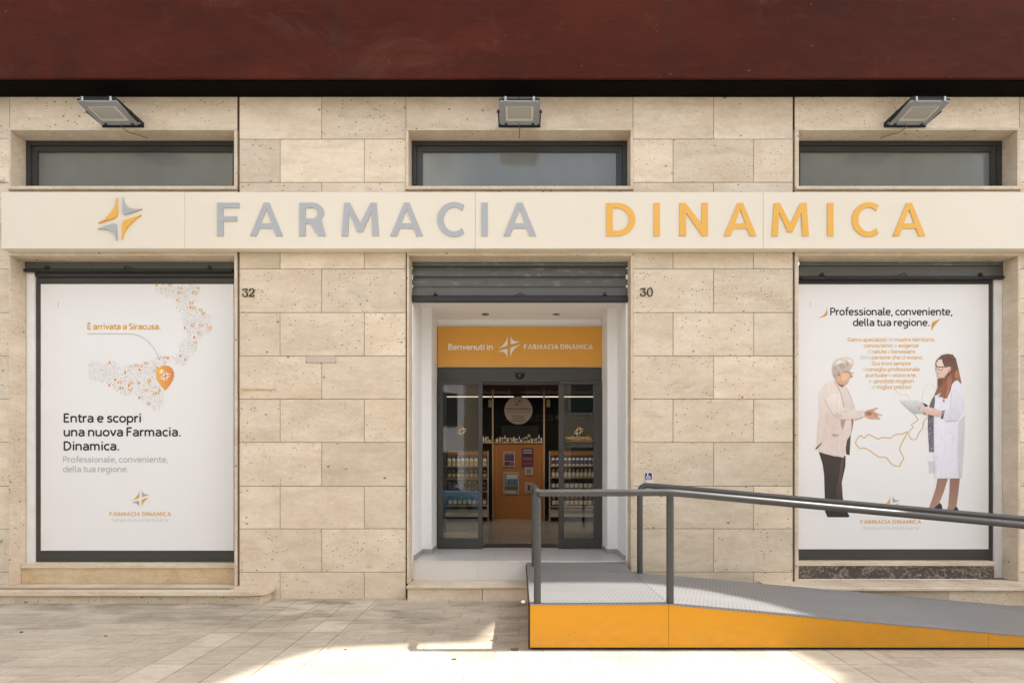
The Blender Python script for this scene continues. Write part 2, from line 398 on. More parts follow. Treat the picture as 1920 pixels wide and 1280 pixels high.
def paving():
    t = NT('paving')
    g = t.n('NewGeometry'); sep = t.n('SeparateXYZ'); t.l(g.outputs['Position'], sep.inputs[0])
    x, y = sep.outputs[0], sep.outputs[1]
    P = g.outputs['Position']
    warp = t.n('TexNoise'); warp.inputs['Scale'].default_value = 1.3; t.l(P, warp.inputs['Vector'])
    wv = t.n('VectorMath', operation='MULTIPLY_ADD'); t.l(warp.outputs['Color'], wv.inputs[0]); wv.inputs[1].default_value = (.014, .014, 0); t.l(P, wv.inputs[2])
    def brick(w_, h_, off, loc, mort):
        mp = t.n('Mapping'); mp.inputs['Location'].default_value = loc; t.l(wv.outputs[0], mp.inputs[0])
        b = t.n('TexBrick'); b.offset = off; b.inputs['Scale'].default_value = 1.; b.inputs['Brick Width'].default_value = w_
        b.inputs['Row Height'].default_value = h_; b.inputs['Mortar Size'].default_value = mort; b.inputs['Mortar Smooth'].default_value = .2
        b.inputs['Color1'].default_value = (0, 0, 0, 1); b.inputs['Color2'].default_value = (1, 1, 1, 1); b.inputs['Bias'].default_value = 0.
        t.l(mp.outputs[0], b.inputs['Vector']); return b
    A = brick(.40, .20, .5, (0, .05, 0), .0035)      # ribbed pavers
    B = brick(.30, .42, 0., (.15, .1, 0), .0050)     # smooth slabs in columns
    band = t.math('MULTIPLY', t.math('GREATER_THAN', x, -2.86), t.math('LESS_THAN', x, -1.62))
    band2 = t.math('MULTIPLY', t.math('GREATER_THAN', x, 2.05), t.math('LESS_THAN', x, 2.95))
    band = t.math('MAXIMUM', band, band2)
    fac = t.mix(band, A.outputs['Fac'], B.outputs['Fac'])
    rnd = t.mix(band, A.outputs['Color'], B.outputs['Color'])
    joints = t.noise(P, 4.2, 4, .6)
    fac = t.math('MULTIPLY', fac, t.mix(band, t.ramp(joints, (.42, .08), (.62, .9)), t.ramp(joints, (.30, .35), (.56, 1.))))
    st = t.noise(t.pos((.75, 1.9, 1)), 1.5, 7, .62, .8); st2 = t.noise(t.pos((1, 1.6, 1)), 4.5, 6, .7, .6)
    grain = t.noise(P, 75, 3, .7)
    ra = t.mix(rnd, (.455, .39, .30), (.535, .465, .365)); rb = t.mix(rnd, (.45, .39, .30), (.61, .54, .43))
    base = t.mix(band, ra, rb)
    mott = t.noise(t.pos((1, 2.4, 1)), 11., 6, .75, .5)
    base = t.mix(t.math('MULTIPLY', t.ramp(mott, (.46, 0.), (.64, 1.)), .34), base, (.30, .25, .185))
    base = t.mix(t.math('MULTIPLY', t.ramp(mott, (.30, 1.), (.44, 0.)), .30), base, (.66, .59, .475))
    base = t.mix(t.math('MULTIPLY', band, .12), base, (.62, .545, .43))
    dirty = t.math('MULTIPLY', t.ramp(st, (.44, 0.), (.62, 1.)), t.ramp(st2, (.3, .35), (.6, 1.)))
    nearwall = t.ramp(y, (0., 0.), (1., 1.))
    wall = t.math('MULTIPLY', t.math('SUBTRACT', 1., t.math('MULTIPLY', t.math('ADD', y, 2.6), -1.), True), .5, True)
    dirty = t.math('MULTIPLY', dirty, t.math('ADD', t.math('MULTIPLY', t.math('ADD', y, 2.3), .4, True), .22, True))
    pale = t.math('MULTIPLY', t.ramp(t.noise(t.pos((.8, 2.2, 1)), 2.2, 5, .6, .5), (.5, 0.), (.66, 1.)), .4)
    base = t.mix(pale, base, (.66, .585, .47))
    c = t.mix(dirty, base, (.255, .215, .16))
    sp = t.ramp(t.noise(P, 24, 5, .75), (.62, 0.), (.74, 1.))
    c = t.mix(t.math('MULTIPLY', sp, .28), c, (.2, .165, .12))
    c = t.mix(t.math('MULTIPLY', fac, .78), c, (.13, .105, .075))
    v = t.n('VectorMath', operation='SCALE'); t.l(c, v.inputs[0]); t.l(t.math('ADD', t.math('MULTIPLY', grain, .42), .79), v.inputs['Scale'])
    t.set(Base_Color=v.outputs[0], Roughness=.75); t.b.inputs['Specular IOR Level'].default_value = .25
    rib = t.math('SINE', t.math('MULTIPLY', x, 2*math.pi/.022))
    rib = t.math('MULTIPLY', rib, t.math('SUBTRACT', 1., band))
    hh = t.math('ADD', t.math('MULTIPLY', rib, .12), t.math('SUBTRACT', t.math('MULTIPLY', grain, .3), fac))
    t.bump(hh, .3, .006)
    return t.m
M['paving'] = paving()
M['asphalt'] = plain('worn_road', (.20, .195, .19), .85, var=.2)
M['kerb'] = plain('kerb_stone', (.36, .33, .28), .8, var=.15)

# ------------------------------------------------------------------ ground
g = MB(); g.box(-60, 60, -4.6, .35, -.3, 0.)
obj('pavement', g, M['paving'], kind='structure')
g = MB(); g.face([(-300, -300, -.12), (300, -300, -.12), (300, 300, -.12), (-300, 300, -.12)])
obj('road', g, M['asphalt'], kind='structure')
g = MB(); g.box(-60, 60, -4.78, -4.604, -.2, .004, bev=.02)
obj('kerb', g, M['kerb'], kind='structure')
g = MB(); g.box(-60, 60, -17., -12.5, -.2, 0.)
obj('pavement_opposite', g, M['kerb'], kind='structure')

# ------------------------------------------------------------------ the shop building
BLD = root('shop_building', (0, 0, 0), 'shop building faced in beige travertine slabs under a dark red beam', 'building')
COURSE = [181, 261, 342, 423, 504, 586, 667, 748, 829, 911, 991, 1072, 1122]
def slabs(mb, back, px0, px1, ys, jo, je, first=0):
    for k in range(len(ys)-1):
        j = jo if (k+first) % 2 == 0 else je
        xs = [px0]+[q for q in j if px0+3 < q < px1-3]+[px1]
        if px0 == 448.5: back.box(X(445), X(448.5), .03, .17, Z(ys[k+1]), Z(ys[k]))
        for a, b in zip(xs, xs[1:]):
            c = (random.random(), random.random(), random.random())
            gp = .0028; y0 = random.uniform(-.0015, .0015)
            z1, z0 = Z(ys[k]), Z(ys[k+1])
            if ys[k] == 181: z1 = 5.9
            if ys[k+1] == 1122: z0 = -.05
            mb.box(X(a)+gp, X(b)-gp, y0, .04, z0+gp, z1-gp, 0, c, .003)
    zt, zb = Z(ys[0])+.02, Z(ys[-1])
    back.box(X(px0), X(px1), .008, .17, zb, zt)
wl, bk = MB(), MB()
slabs(wl, bk, -420, 18, COURSE, [-300, -142], [-220, -62])
slabs(wl, bk, 18, 445, [181, 241], [230], [230])
slabs(wl, bk, 18, 445, [357.5, 423, 474], [230], [120, 340])
slabs(wl, bk, 448.5, 761, COURSE, [603], [525, 683])
slabs(wl, bk, 761, 1187, [181, 241], [973], [973])
slabs(wl, bk, 761, 1187, [357.5, 423, 474], [973], [860, 1080])
slabs(wl, bk, 1187, 1487, COURSE, [1338], [1262, 1413])
slabs(wl, bk, 1490, 1912, [181, 241], [1698], [1698])
slabs(wl, bk, 1490, 1912, [357.5, 423, 474], [1698], [1600, 1800])
slabs(wl, bk, 1912, 2400, COURSE, [2060, 2220], [1980, 2140])
# piers continue as solid wall behind the facing
for a, b in ((-420, 17), (446, 760), (1188, 1489), (1913, 2400)): bk.box(X(a), X(b), .171, .6, -.05, 5.9)
obj('stone_wall', wl, M['stone'], BLD, label='running bond of pitted travertine slabs'); obj('wall_backing', bk, M['joint'], BLD)

# red beam, dark soffit, upper storeys
b = MB(); b.box(-14, 14, -.292, -.05, 5.885, 8.2, bev=.012); obj('concrete_beam', b, M['red'], BLD, label='dark red weathered concrete beam')
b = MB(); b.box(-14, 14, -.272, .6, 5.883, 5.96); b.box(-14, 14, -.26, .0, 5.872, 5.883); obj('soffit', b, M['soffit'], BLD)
b = MB(); b.box(-14, 14, 0., .4, 8.2, 14.); obj('upper_wall', b, M['plaster'], BLD)
ZB = 14.; SH = .81*ZB  # unseen slabs added overhead, edges cut to shape the sun patch below
def slab_poly(mb, poly, z0, z1):
    mb.face([(x, y, z0) for x, y in poly[::-1]]); mb.face([(x, y, z1) for x, y in poly])
    for k in range(len(poly)):
        a, c = poly[k], poly[(k+1) % len(poly)]
        mb.face([(a[0], a[1], z0), (c[0], c[1], z0), (c[0], c[1], z1), (a[0], a[1], z1)])
b = MB()
slab_poly(b, [(16+SH, .4), (-40, .4), (-40, -3.6), (-2.75+SH, -3.6), (-2.2+SH, -2.6), (-1.95+SH, -1.95), (-1.6+SH, -1.5), (-.9+SH, -1.42), (-.36+SH, -1.34), (-.2+SH, -.72), (.05+SH, -.70), (16+SH, -.70)][::-1], ZB, ZB+.22)
slab_poly(b, [(x+SH, y) for x, y in ((1.0, -.705), (1.7, -.82), (2.15, -1.15), (2.42, -1.6), (2.5, -2.1), (2.25, -2.6), (2.2, -3.6), (16, -3.6), (16, -.705))][::-1], ZB, ZB+.22)
obj('shade_slab', b, M['plaster'], BLD)

# stone surrounds and windows
def surround(parent, px0, px1, py0, py1, ix0, ix1, iy0, iy1, depth=.20, foot=None, proud=.014):
    mb = MB()
    mb.box(X(px0), X(px1), -proud, depth, Z(iy0), Z(py0), bev=.003)
    zb = Z(py1) if foot is None else foot
    zi = Z(iy1) if foot is None else foot
    mb.box(X(px0), X(ix0), -proud+.002, depth, zi, Z(iy0)-.002, bev=.003)
    mb.box(X(ix1), X(px1), -proud+.002, depth, zi, Z(iy0)-.002, bev=.003)
    if foot is None: mb.box(X(px0), X(px1), -proud-.02, depth, zb, zi-.002, bev=.003)
    return obj('stone_surround', mb, M['jamb'], parent)

def upper_window(px0, px1, ix0, ix1, lab):
    r = root('upper_window', (X((px0+px1)/2), 0, Z(357)), parent=BLD); r['label'] = lab
    surround(r, px0, px1, 241, 357, ix0, ix1, 245.5, 351)
    x0, x1, z0, z1 = X(ix0)+.002, X(ix1)-.002, Z(351)+.001, Z(245.5)-.001
    f = MB(); d = .19
    def ring(a0, a1, b0, b1, t, y0, y1):
        f.box(a0, a1, y0, y1, b1-t, b1, bev=.002); f.box(a0, a1, y0, y1, b0, b0+t, bev=.002)
        f.box(a0, a0+t, y0, y1, b0+t, b1-t, bev=.002); f.box(a1-t, a1, y0, y1, b0+t, b1-t, bev=.002)
    ring(x0, x1, z0-.02, z1, .055, d, .26)
    ring(x0+.057, x1-.057, z0-.004, z1-.057, .068, d+.012, .25)
    obj('window_frame', f, M['window_dark'], r)
    p = MB(); p.box(x0+.11, x1-.11, d+.035, d+.045, z0+.05, z1-.11); obj('pane', p, M['frosted'], r)
    bb = MB(); bb.box(x0-.05, x1+.05, .27, .3, z0-.1, z1+.1); obj('window_backing', bb, M['black'], r)
upper_window(18, 445, 21, 439.5, 'left frosted ribbon window')
upper_window(761, 1187, 766, 1182, 'middle frosted ribbon window')
upper_window(1490, 1912, 1497, 1906, 'right frosted ribbon window')

# ---- roller shutters
def shutter(px0, px1, top, bars, speck0, speck1, low, d, name='roller_shutter'):
    s = sc_at(d); r = root(name, (X((px0+px1)/2, d), d, Z(low, d)), parent=BLD)
    mb = MB()
    for a, b_ in bars:
        za, zb = Z(a, d), Z(b_, d); n = 6; rows = []
        for k in range(n+1):
            u = k/n; rows.append([(X(px0, d), d+.004-.012*math.sin(math.pi*u)**.6, za+(zb-za)*u), (X(px1, d), d+.004-.012*math.sin(math.pi*u)**.6, za+(zb-za)*u)])
        mb.grid(rows, 0, smooth=True)
        mb.box(X(px0, d), X(px1, d), d-.002, d+.012, zb-.006, zb+.010, 1)
    obj('slats', mb, [M['shutter'], M['shutter_dark']], r)
    mb = MB(); mb.box(X(px0, d), X(px1, d), d-.008, d+.01, Z(speck1, d), Z(speck0, d), bev=.002); obj('speckled_bar', mb, M['shutter_speck'], r)
    mb = MB(); mb.box(X(px0, d)+.01, X(px1, d)-.01, d-.045, d+.012, Z(low, d), Z(speck1, d)-.002, bev=.006)
    mb.box(X(px0, d)+.002, X(px1, d)-.002, d-.03, d-.008, Z(speck1, d)-.004, Z(speck1, d)+.012, bev=.002); obj('bottom_rail', mb, M['shutter_dark'], r)
    for q in (.11, .5, .885):
        x = X(px0, d)+(X(px1, d)-X(px0, d))*q; z = Z(speck1, d)
        mb = MB()
        if q == .5: mb.tube([(x+.045*math.cos(a), d-.04, z+.035*math.sin(a)) for a in [math.pi*k/10 for k in range(11)]], .006, 8)
        else:
            mb.prism([(x-.03, z), (x+.03, z), (x+.012, z+.05), (x-.012, z+.05)], d-.03, d-.009); mb.tube([(x, d-.045, z+.025), (x, d-.008, z+.025)], .011, 8)
        obj('handle' if q == .5 else 'latch', mb, M['shutter_dark'], r)
    return r
shutter(772, 1180, 488, [(484, 500), (500, 519.5), (519.5, 539)], 539.5, 557, 567.5, .19)['label'] = 'shutter with three slats showing above the entrance'
shutter(47.5, 440, 488, [(485, 490)], 490, 507, 511, .19)['label'] = 'rolled up shutter of the left window'
shutter(1498, 1880, 488, [(485, 499)], 499.5, 520.5, 524.5, .19)['label'] = 'rolled up shutter of the right window'

# ---- lower shop windows
ZL_T = .150   # left ledge top
ZR_T = .205   # right ledge top
SWL = root('shop_window', (X(230), .2, .15), parent=BLD, label='left shop window in a dark frame')
surround(SWL, 18, 445, 474, 0, 20.5, 440, 480, 0, foot=ZL_T+.001)
D1 = .235
f = MB()
f.box(X(62, D1), X(446, D1), D1-.01, D1+.05, Z(532, D1), Z(521, D1), bev=.004)
f.box(X(54, D1), X(446, D1), D1-.03, D1+.05, Z(520, D1), Z(508, D1), bev=.004)
f.box(X(65, D1), X(77, D1), D1-.012, D1+.05, Z(1055, D1), Z(532, D1)-.001, bev=.004)
f.box(X(77, D1), X(446, D1), D1-.012, D1+.05, Z(1055, D1), Z(1031, D1), bev=.004)
f.box(X(437.5, D1), X(446, D1), D1-.012, D1+.05, Z(1031, D1)+.001, Z(532, D1)-.001, bev=.004)
obj('window_frame', f, M['anthracite'], SWL)
f = MB(); f.box(X(49.5, .205), X(65, .205), .203, .31, .3, Z(505, .26)); obj('plaster_strip', f, M['old_plaster'], SWL)
f = MB(); f.box(X(15, .3), X(449, .3), .312, .33, .2, 3.9); obj('window_backing', f, M['black'], SWL)
f = MB(); f.box(X(20.5)+.002, X(440)-.002, .115, .30, .335, .395, bev=.006); obj('sill', f, M['step'], SWL)
f = MB(); f.box(X(20.5)+.004, X(440)-.004, .132, .28, ZL_T+.001, .3345); obj('riser', f, M['beige_marble'], SWL)

SWR = root('shop_window', (X(1700), .2, .2), parent=BLD, label='right shop window above dark veined marble')
surround(SWR, 1490, 1912, 474, 0, 1496.5, 1907.4, 480, 0, foot=ZR_T+.001)
f = MB()
f.box(X(1488, D1), X(1862, D1), D1-.012, D1+.05, Z(532.5, D1), Z(522, D1), bev=.004)
f.box(X(1853, D1), X(1863, D1), D1-.012, D1+.05, Z(1052, D1), Z(532.5, D1)-.001, bev=.004)
f.box(X(1488, D1), X(1853, D1), D1-.012, D1+.05, Z(1052, D1), Z(1028.5, D1), bev=.004)
obj('window_frame', f, M['anthracite'], SWR)
f = MB(); f.box(X(1864, .205), X(1879.5, .205), .203, .31, ZR_T, Z(522, .25)); obj('plaster_strip', f, M['old_plaster'], SWR)
f = MB(); f.box(X(1480, .3), X(1912, .3), .312, .33, .2, 3.9); obj('window_backing', f, M['black'], SWR)
f = MB(); f.box(X(1496.5)+.002, X(1866, .125), .125, .30, .362, .417, bev=.006); obj('sill', f, M['step'], SWR)
f = MB(); f.box(X(1496.5)+.004, X(1864, .14), .14, .28, ZR_T+.001, .3615); obj('riser', f, M['dark_marble'], SWR)

# ---- ledges and the door step
def ledge(name, x0, x1, yf, ztop, th, label, cat, rl=0., grooves=False):
    r = root(name, ((x0+x1)/2, yf/2, 0), label, cat)
    def outline(x0_, x1_, y_, rad):
        pts = [(x0_, .12), (x0_, y_)]
        if rad: pts += [(x1_-rad+rad*math.sin(a), y_+rad-rad*math.cos(a)) for a in [math.pi/2*k/8 for k in range(9)]]
        else: pts += [(x1_, y_)]
        return pts+[(x1_, .12)]
    t = MB()
    o = outline(x0, x1, yf, rl); i_ = outline(x0, x1-.006 if rl else x1, yf+.006, rl)
    n = len(o)
    for za, zb, pa, pb in ((ztop-th, ztop-.008, o, o), (ztop-.008, ztop, o, i_)):
        for k in range(n):
            a, b_ = k, (k+1) % n
            t.face([(*pa[a], za), (*pa[b_], za), (*pb[b_], zb), (*pb[a], zb)])
    t.face([(*q, ztop) for q in i_]); t.face([(*q, ztop-th) for q in o[::-1]])
    if grooves:
        for gy in (-.12, -.19):
            t.box(x0+.02, x1-.42, gy-.011, gy+.011, ztop+.0005, ztop+.003, 1)
    obj('tread', t, [M['step'], M['joint']], r)
    ns = MB(); ns.box(x0+.02, x1-.065, yf+.046, .1, ztop-th-.012, ztop-th-.0005); obj('nosing_shade', ns, M['joint'], r)  # dark strip standing in for the shade under the nosing
    f = MB(); xs = [x0+.03*(0 if x0 < -6 else 1)]
    while xs[-1] < x1-.9: xs.append(xs[-1]+.97)
    xs[-1:] = [xs[-1], x1-.05]
    for a, b_ in zip(xs, xs[1:]):
        f.box(a+.0015, b_-.0015, yf+.05, .1, -.02, ztop-th-.0125, 0, (random.random(), random.random(), random.random()), .003)
    obj('riser', f, M['stone'], r)
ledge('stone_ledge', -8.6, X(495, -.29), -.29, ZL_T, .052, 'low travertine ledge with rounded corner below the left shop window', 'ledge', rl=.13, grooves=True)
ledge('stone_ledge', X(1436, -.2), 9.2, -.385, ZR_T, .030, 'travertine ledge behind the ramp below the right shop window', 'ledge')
ds = root('door_step', (X(870), 0, 0), 'single travertine step left of the ramp below the entrance', 'step')
f = MB(); f.box(X(761.5, -.145), X(1180, -.145), -.145, .19, .148, .178, bev=.005); obj('tread', f, M['step'], ds)
f = MB(); f.box(X(764, -.12), X(904, -.12), -.12, .1, -.02, .1475, 0, (.4, .3, .8), .003); f.box(X(905, -.12), X(1050, -.12), -.12, .1, -.02, .1475, 0, (.7, .1, .2), .003); obj('riser', f, M['stone'], ds)

# ---- entrance
ENT = root('entrance', (0, .8, .41), parent=BLD, label='white recessed entrance')
surround(ENT, 763, 1187, 474, 0, 767, 1182.5, 480, 0, foot=.179, depth=.20)
FZ, CZ = .410, 3.645
xo, xi = 1.283, 1.158
for sgn in (-1, 1):
    w_ = MB()
    w_.box(sgn*xo, sgn*(xo+.1), .185, .8, .2, CZ+.3)
    w_.box(sgn*xi, sgn*(xo+.1), .8005, 1.42, .2, CZ+.3)
    obj('side_wall', w_, M['plaster'], ENT)
w_ = MB(); w_.box(-xo, xo, .23, 1.42, CZ, CZ+.1); obj('recess_ceiling', w_, M['plaster'], ENT)
w_ = MB(); w_.box(-xi, xi, 1.345, 1.42, Z(613, 1.32), CZ-.001); obj('lintel_panel', w_, M['plaster'], ENT)
w_ = MB(); w_.box(-xo, xo, .195, 1.50, .25, FZ); obj('recess_floor', w_, M['tile'], ENT)
w_ = MB()
for a, b_ in ((-1.283, -.5), (-.497, .2), (.203, 1.28)): w_.box(a, b_, .178, .194, .179, FZ-.012, bev=.001)
obj('entrance_riser', w_, M['white_tile'], ENT)
w_ = MB(); w_.box(-xo, xo, .172, .20, FZ-.011, FZ+.002, bev=.002); obj('threshold_strip', w_, M['lamp_rim'], ENT)
w_ = MB()
for sgn in (-1, 1):
    w_ = MB(); w_.box(sgn*(xo-.012), sgn*(xo-.001), .20, .788, FZ, FZ+.062); w_.box(sgn*(xi-.012), sgn*(xo-.001), .789, .799, FZ, FZ+.062); w_.box(sgn*(xi-.012), sgn*(xi-.001), .7995, 1.28, FZ, FZ+.062)
    obj('skirting', w_, M['floor_in'], ENT)
DD = 1.30
h = MB(); h.box(X(820.5, DD), X(1132, DD), DD+.005, 1.44, Z(716, DD), Z(689, DD), bev=.004)
h.box(X(903, DD), X(1049, DD), DD+.03, 1.44, Z(719.5, DD), Z(716, DD)-.001); obj('door_header', h, M['anthracite'], ENT)
f = MB()
for a, b_ in ((820.5, 829), (1124, 1132)): f.box(X(a, DD), X(b_, DD), DD+.02, 1.42, FZ, Z(716, DD)-.001)
f.box(X(1113, 1.4), X(1123, 1.4), 1.39, 1.43, FZ, Z(717, 1.4)); f.box(X(822, 1.4), X(836, 1.4), 1.39, 1.43, FZ, Z(717, 1.4))
obj('door_frame', f, M['anthracite'], ENT)

# logo outline from the sign, unit = half its height, centre at 0
LOGO = [[(413, 70), (402, 130), (375, 190), (330, 250), (275, 305), (205, 345), (290, 318), (370, 295), (395, 282), (410, 262), (412, 240)],
        [(475, 60), (484, 110), (508, 150), (545, 178), (590, 192), (640, 195), (685, 190), (620, 215), (510, 248), (485, 248), (474, 235)],
        [(675, 258), (500, 310), (480, 325), (470, 350), (468, 525), (480, 470), (502, 420), (540, 370), (590, 320), (630, 285)],
        [(200, 408), (300, 370), (385, 350), (402, 355), (407, 375), (407, 540), (400, 500), (385, 465), (350, 430), (300, 410), (250, 405)]]
def logo(mb, px, py, half, d, mats, th=.001):
    for k, poly in enumerate(LOGO):
        pts = [(X(px+(x-441)/240*half, d), Z(py+(y-300)/240*half, d)) for x, y in poly]
        mb.prism(pts, d-th, d, mats[k])

# letter outlines (y up, cap height 186)
def arc(cx, cy, rx, ry, a0, a1, n=18): return [(cx+rx*math.cos(R(a0+(a1-a0)*k/n)), cy+ry*math.sin(R(a0+(a1-a0)*k/n))) for k in range(n+1)]
GL = {
 'F': (125, [[(0,0),(0,186),(125,186),(125,157),(36,157),(36,110),(113,110),(113,83),(36,83),(36,0)]]),
 'A': (185, [[(0,0),(77,186),(108,186),(185,0),(147,0),(131,43),(53,43),(37,0)], [(63,71),(122,71),(92,151)]]),
 'R': (148, [[(0,0),(0,186)]+arc(72, 131, 68, 55, 90, -42, 16)+[(148,0),(107,0),(62,70),(36,70),(36,0)], [(36,97)]+arc(70, 127.5, 34, 30.5, -90, 90, 12)+[(36,158)]]),
 'M': (210, [[(0,0),(14,186),(46,186),(106,70),(163,186),(197,186),(210,0),(174,0),(167,133),(119,22),(91,22),(42,133),(36,0)]]),
 'C': (152, [arc(95, 93, 95, 97, 54, 306, 30)+arc(95, 93, 59, 68, 316, 44, 30)]),
 'I': (35, [[(0,0),(0,186),(35,186),(35,0)]]),
 'D': (163, [[(0,0),(0,186)]+arc(62, 93, 101, 93, 90, -90, 24), [(36,29)]+arc(62, 93, 65, 64, -90, 90, 24)+[(36,157)]]),
 'N': (159, [[(0,0),(0,186),(34,186),(124,68),(124,186),(159,186),(159,0),(128,0),(36,132),(36,0)]]),
}
def glyph_mesh(items, th):
    """items: (char, x0, z0, sx, sz) -> mesh data of filled outlines with real thickness, from depth -th to 0"""
    cu = bpy.data.curves.new('outline', 'CURVE'); cu.dimensions = '2D'; cu.fill_mode = 'BOTH'; cu.extrude = th/2
    for ch, x0, z0, sx, sz in items:
        for lp in GL[ch][1]:
            sp = cu.splines.new('POLY'); sp.points.add(len(lp)-1); sp.use_cyclic_u = True
            for k, (a, b_) in enumerate(lp): sp.points[k].co = (x0+a*sx, z0+b_*sz, 0, 1)
    return curve_mesh(cu, th)
def curve_mesh(cu, th):
    o = bpy.data.objects.new('outline', cu); COL.objects.link(o)
    dg = bpy.context.evaluated_depsgraph_get(); dg.update()
    me = bpy.data.meshes.new_from_object(o.evaluated_get(dg)); bpy.data.objects.remove(o); bpy.data.curves.remove(cu)
    for v in me.vertices:
        x, z, y = v.co; v.co = (x, -y-th/2, z)
    me.flip_normals() if hasattr(me, 'flip_normals') else None
    return me
def place_mesh(name, me, d, mat, parent, label=None):
    xs = [v.co.x for v in me.vertices]; zs = [v.co.z for v in me.vertices]
    og = ((min(xs)+max(xs))/2, d, min(zs))
    for v in me.vertices: v.co = (v.co.x-og[0], v.co.y, v.co.z-og[2])
    me.materials.clear(); me.name = name
    o = link_mesh(name, me, mat, parent, og)
    if label: o['label'] = label
    return o
def caps(words, px0, px1, ytop, ybase, d, mat, parent, th=.001, track=34, name='printed_text'):
    ws = []; x = 0
    for ch in words:
        if ch == ' ': x += 62; continue
        ws.append((ch, x)); x += GL[ch][0]+(track if ch != 'A' else track-12)
    wd = ws[-1][1]+GL[ws[-1][0]][0]; s = sc_at(d)
    sx = (px1-px0)/wd/s; sz = (ybase-ytop)/186/s
    return place_mesh(name, glyph_mesh([(ch, X(px0, d)+q*sx, Z(ybase, d), sx, sz) for ch, q in ws], th), d, mat, parent)
# drawn lettering: centre lines (x height 100, capitals 140), 'c' rounded, 'p' straight
_B = [('p', [(14, 145), (14, 0)]), ('c', [(14, 72), (30, 88), (50, 92), (72, 82), (82, 50), (72, 18), (50, 8), (30, 11), (14, 26)])]
_D = [('p', [(82, 145), (82, 0)]), ('c', [(82, 72), (66, 88), (46, 92), (24, 82), (14, 50), (24, 18), (46, 8), (66, 11), (82, 26)])]
_E = [('p', [(14, 140), (14, 0)]), ('p', [(14, 132), (74, 132)]), ('p', [(14, 74), (66, 74)]), ('p', [(14, 8), (76, 8)])]
def _O(cx, cy, rx, ry): return [('c', [(cx+rx*math.sin(2*math.pi*k/12), cy+ry*math.cos(2*math.pi*k/12)) for k in range(13)])]
def _dot(x, y): return [('p', [(x, y-10), (x, y+10)])]
FT = {
 'a': (92, [('c', [(15, 84), (34, 92), (54, 92), (70, 82), (75, 62), (75, 30), (75, 0)]), ('c', [(75, 55), (46, 55), (22, 48), (14, 30), (22, 13), (42, 8), (60, 14), (75, 30)])]),
 'b': (96, _B), 'd': (96, _D), 'o': (96, _O(48, 50, 36, 42)),
 'c': (80, [('c', [(72, 84), (56, 92), (38, 91), (20, 78), (12, 50), (20, 22), (38, 9), (56, 8), (73, 16)])]),
 'e': (92, [('p', [(14, 52), (80, 52)]), ('c', [(80, 52), (78, 70), (66, 87), (48, 92), (30, 88), (16, 72), (12, 50), (18, 24), (34, 10), (54, 8), (75, 16)])]),
 'f': (58, [('c', [(62, 138), (48, 142), (34, 136), (28, 118), (28, 60), (28, 0)]), ('p', [(6, 92), (58, 92)])]),
 'g': (96, [('c', [(82, 100), (82, 50), (82, 0), (76, -26), (54, -40), (34, -40), (16, -32)]), _D[1]]),
 'h': (96, [('p', [(14, 145), (14, 0)]), ('c', [(14, 68), (30, 88), (50, 92), (70, 84), (77, 62), (77, 30), (77, 0)])]),
 'i': (40, [('p', [(20, 100), (20, 0)])]+_dot(20, 130)),
 'l': (44, [('c', [(16, 145), (16, 80), (16, 24), (22, 10), (36, 8)])]),
 'm': (142, [('p', [(14, 100), (14, 0)]), ('c', [(14, 70), (28, 88), (46, 92), (62, 84), (68, 62), (68, 30), (68, 0)]), ('c', [(68, 70), (84, 88), (100, 92), (116, 84), (122, 62), (122, 30), (122, 0)])]),
 'n': (96, [('p', [(14, 100), (14, 0)]), ('c', [(14, 68), (30, 88), (50, 92), (70, 84), (77, 62), (77, 30), (77, 0)])]),
 'p': (96, [('p', [(14, 100), (14, -42)]), _B[1]]), 'q': (96, [('p', [(82, 100), (82, -42)]), _D[1]]),
 'r': (60, [('p', [(14, 100), (14, 0)]), ('c', [(14, 60), (24, 82), (40, 91), (56, 91)])]),
 's': (78, [('c', [(66, 85), (48, 92), (30, 91), (18, 82), (18, 68), (30, 57), (50, 50), (65, 40), (66, 24), (56, 11), (38, 8), (22, 10), (8, 17)])]),
 't': (60, [('c', [(24, 126), (24, 80), (24, 30), (30, 12), (44, 8), (57, 12)]), ('p', [(4, 92), (56, 92)])]),
 'u': (96, [('c', [(14, 100), (14, 60), (14, 36), (22, 14), (42, 8), (60, 13), (78, 32)]), ('p', [(78, 100), (78, 0)])]),
 'v': (86, [('p', [(8, 100), (43, 6)]), ('p', [(43, 6), (78, 100)])]),
 'z': (78, [('p', [(8, 92), (66, 92)]), ('p', [(64, 90), (12, 10)]), ('p', [(8, 8), (70, 8)])]),
 'B': (98, [('p', [(14, 140), (14, 0)]), ('c', [(14, 132), (46, 132), (68, 124), (74, 104), (66, 84), (46, 75), (14, 75)]), ('c', [(46, 75), (72, 68), (82, 42), (72, 16), (48, 8), (14, 8)])]),
 'D': (114, [('p', [(14, 140), (14, 0)]), ('c', [(14, 132), (46, 132), (80, 116), (96, 70), (80, 24), (46, 8), (14, 8)])]),
 'E': (88, _E), 'È': (88, _E+[('p', [(28, 172), (50, 154)])]), 'F': (82, _E[:3]),
 'P': (94, [('p', [(14, 140), (14, 0)]), ('c', [(14, 132), (48, 132), (72, 122), (80, 98), (72, 74), (48, 63), (14, 63)])]),
 'Q': (126, _O(62, 70, 48, 62)+[('p', [(72, 22), (108, -14)])]),
 'S': (90, [('c', [(76, 122), (54, 133), (32, 131), (16, 118), (16, 98), (30, 82), (54, 71), (74, 55), (76, 32), (62, 12), (40, 7), (10, 16)])]),
 ',': (36, [('p', [(20, 16), (10, -22)])]), '.': (36, _dot(18, 9)), '!': (40, [('p', [(20, 140), (20, 42)])]+_dot(20, 9)),
}
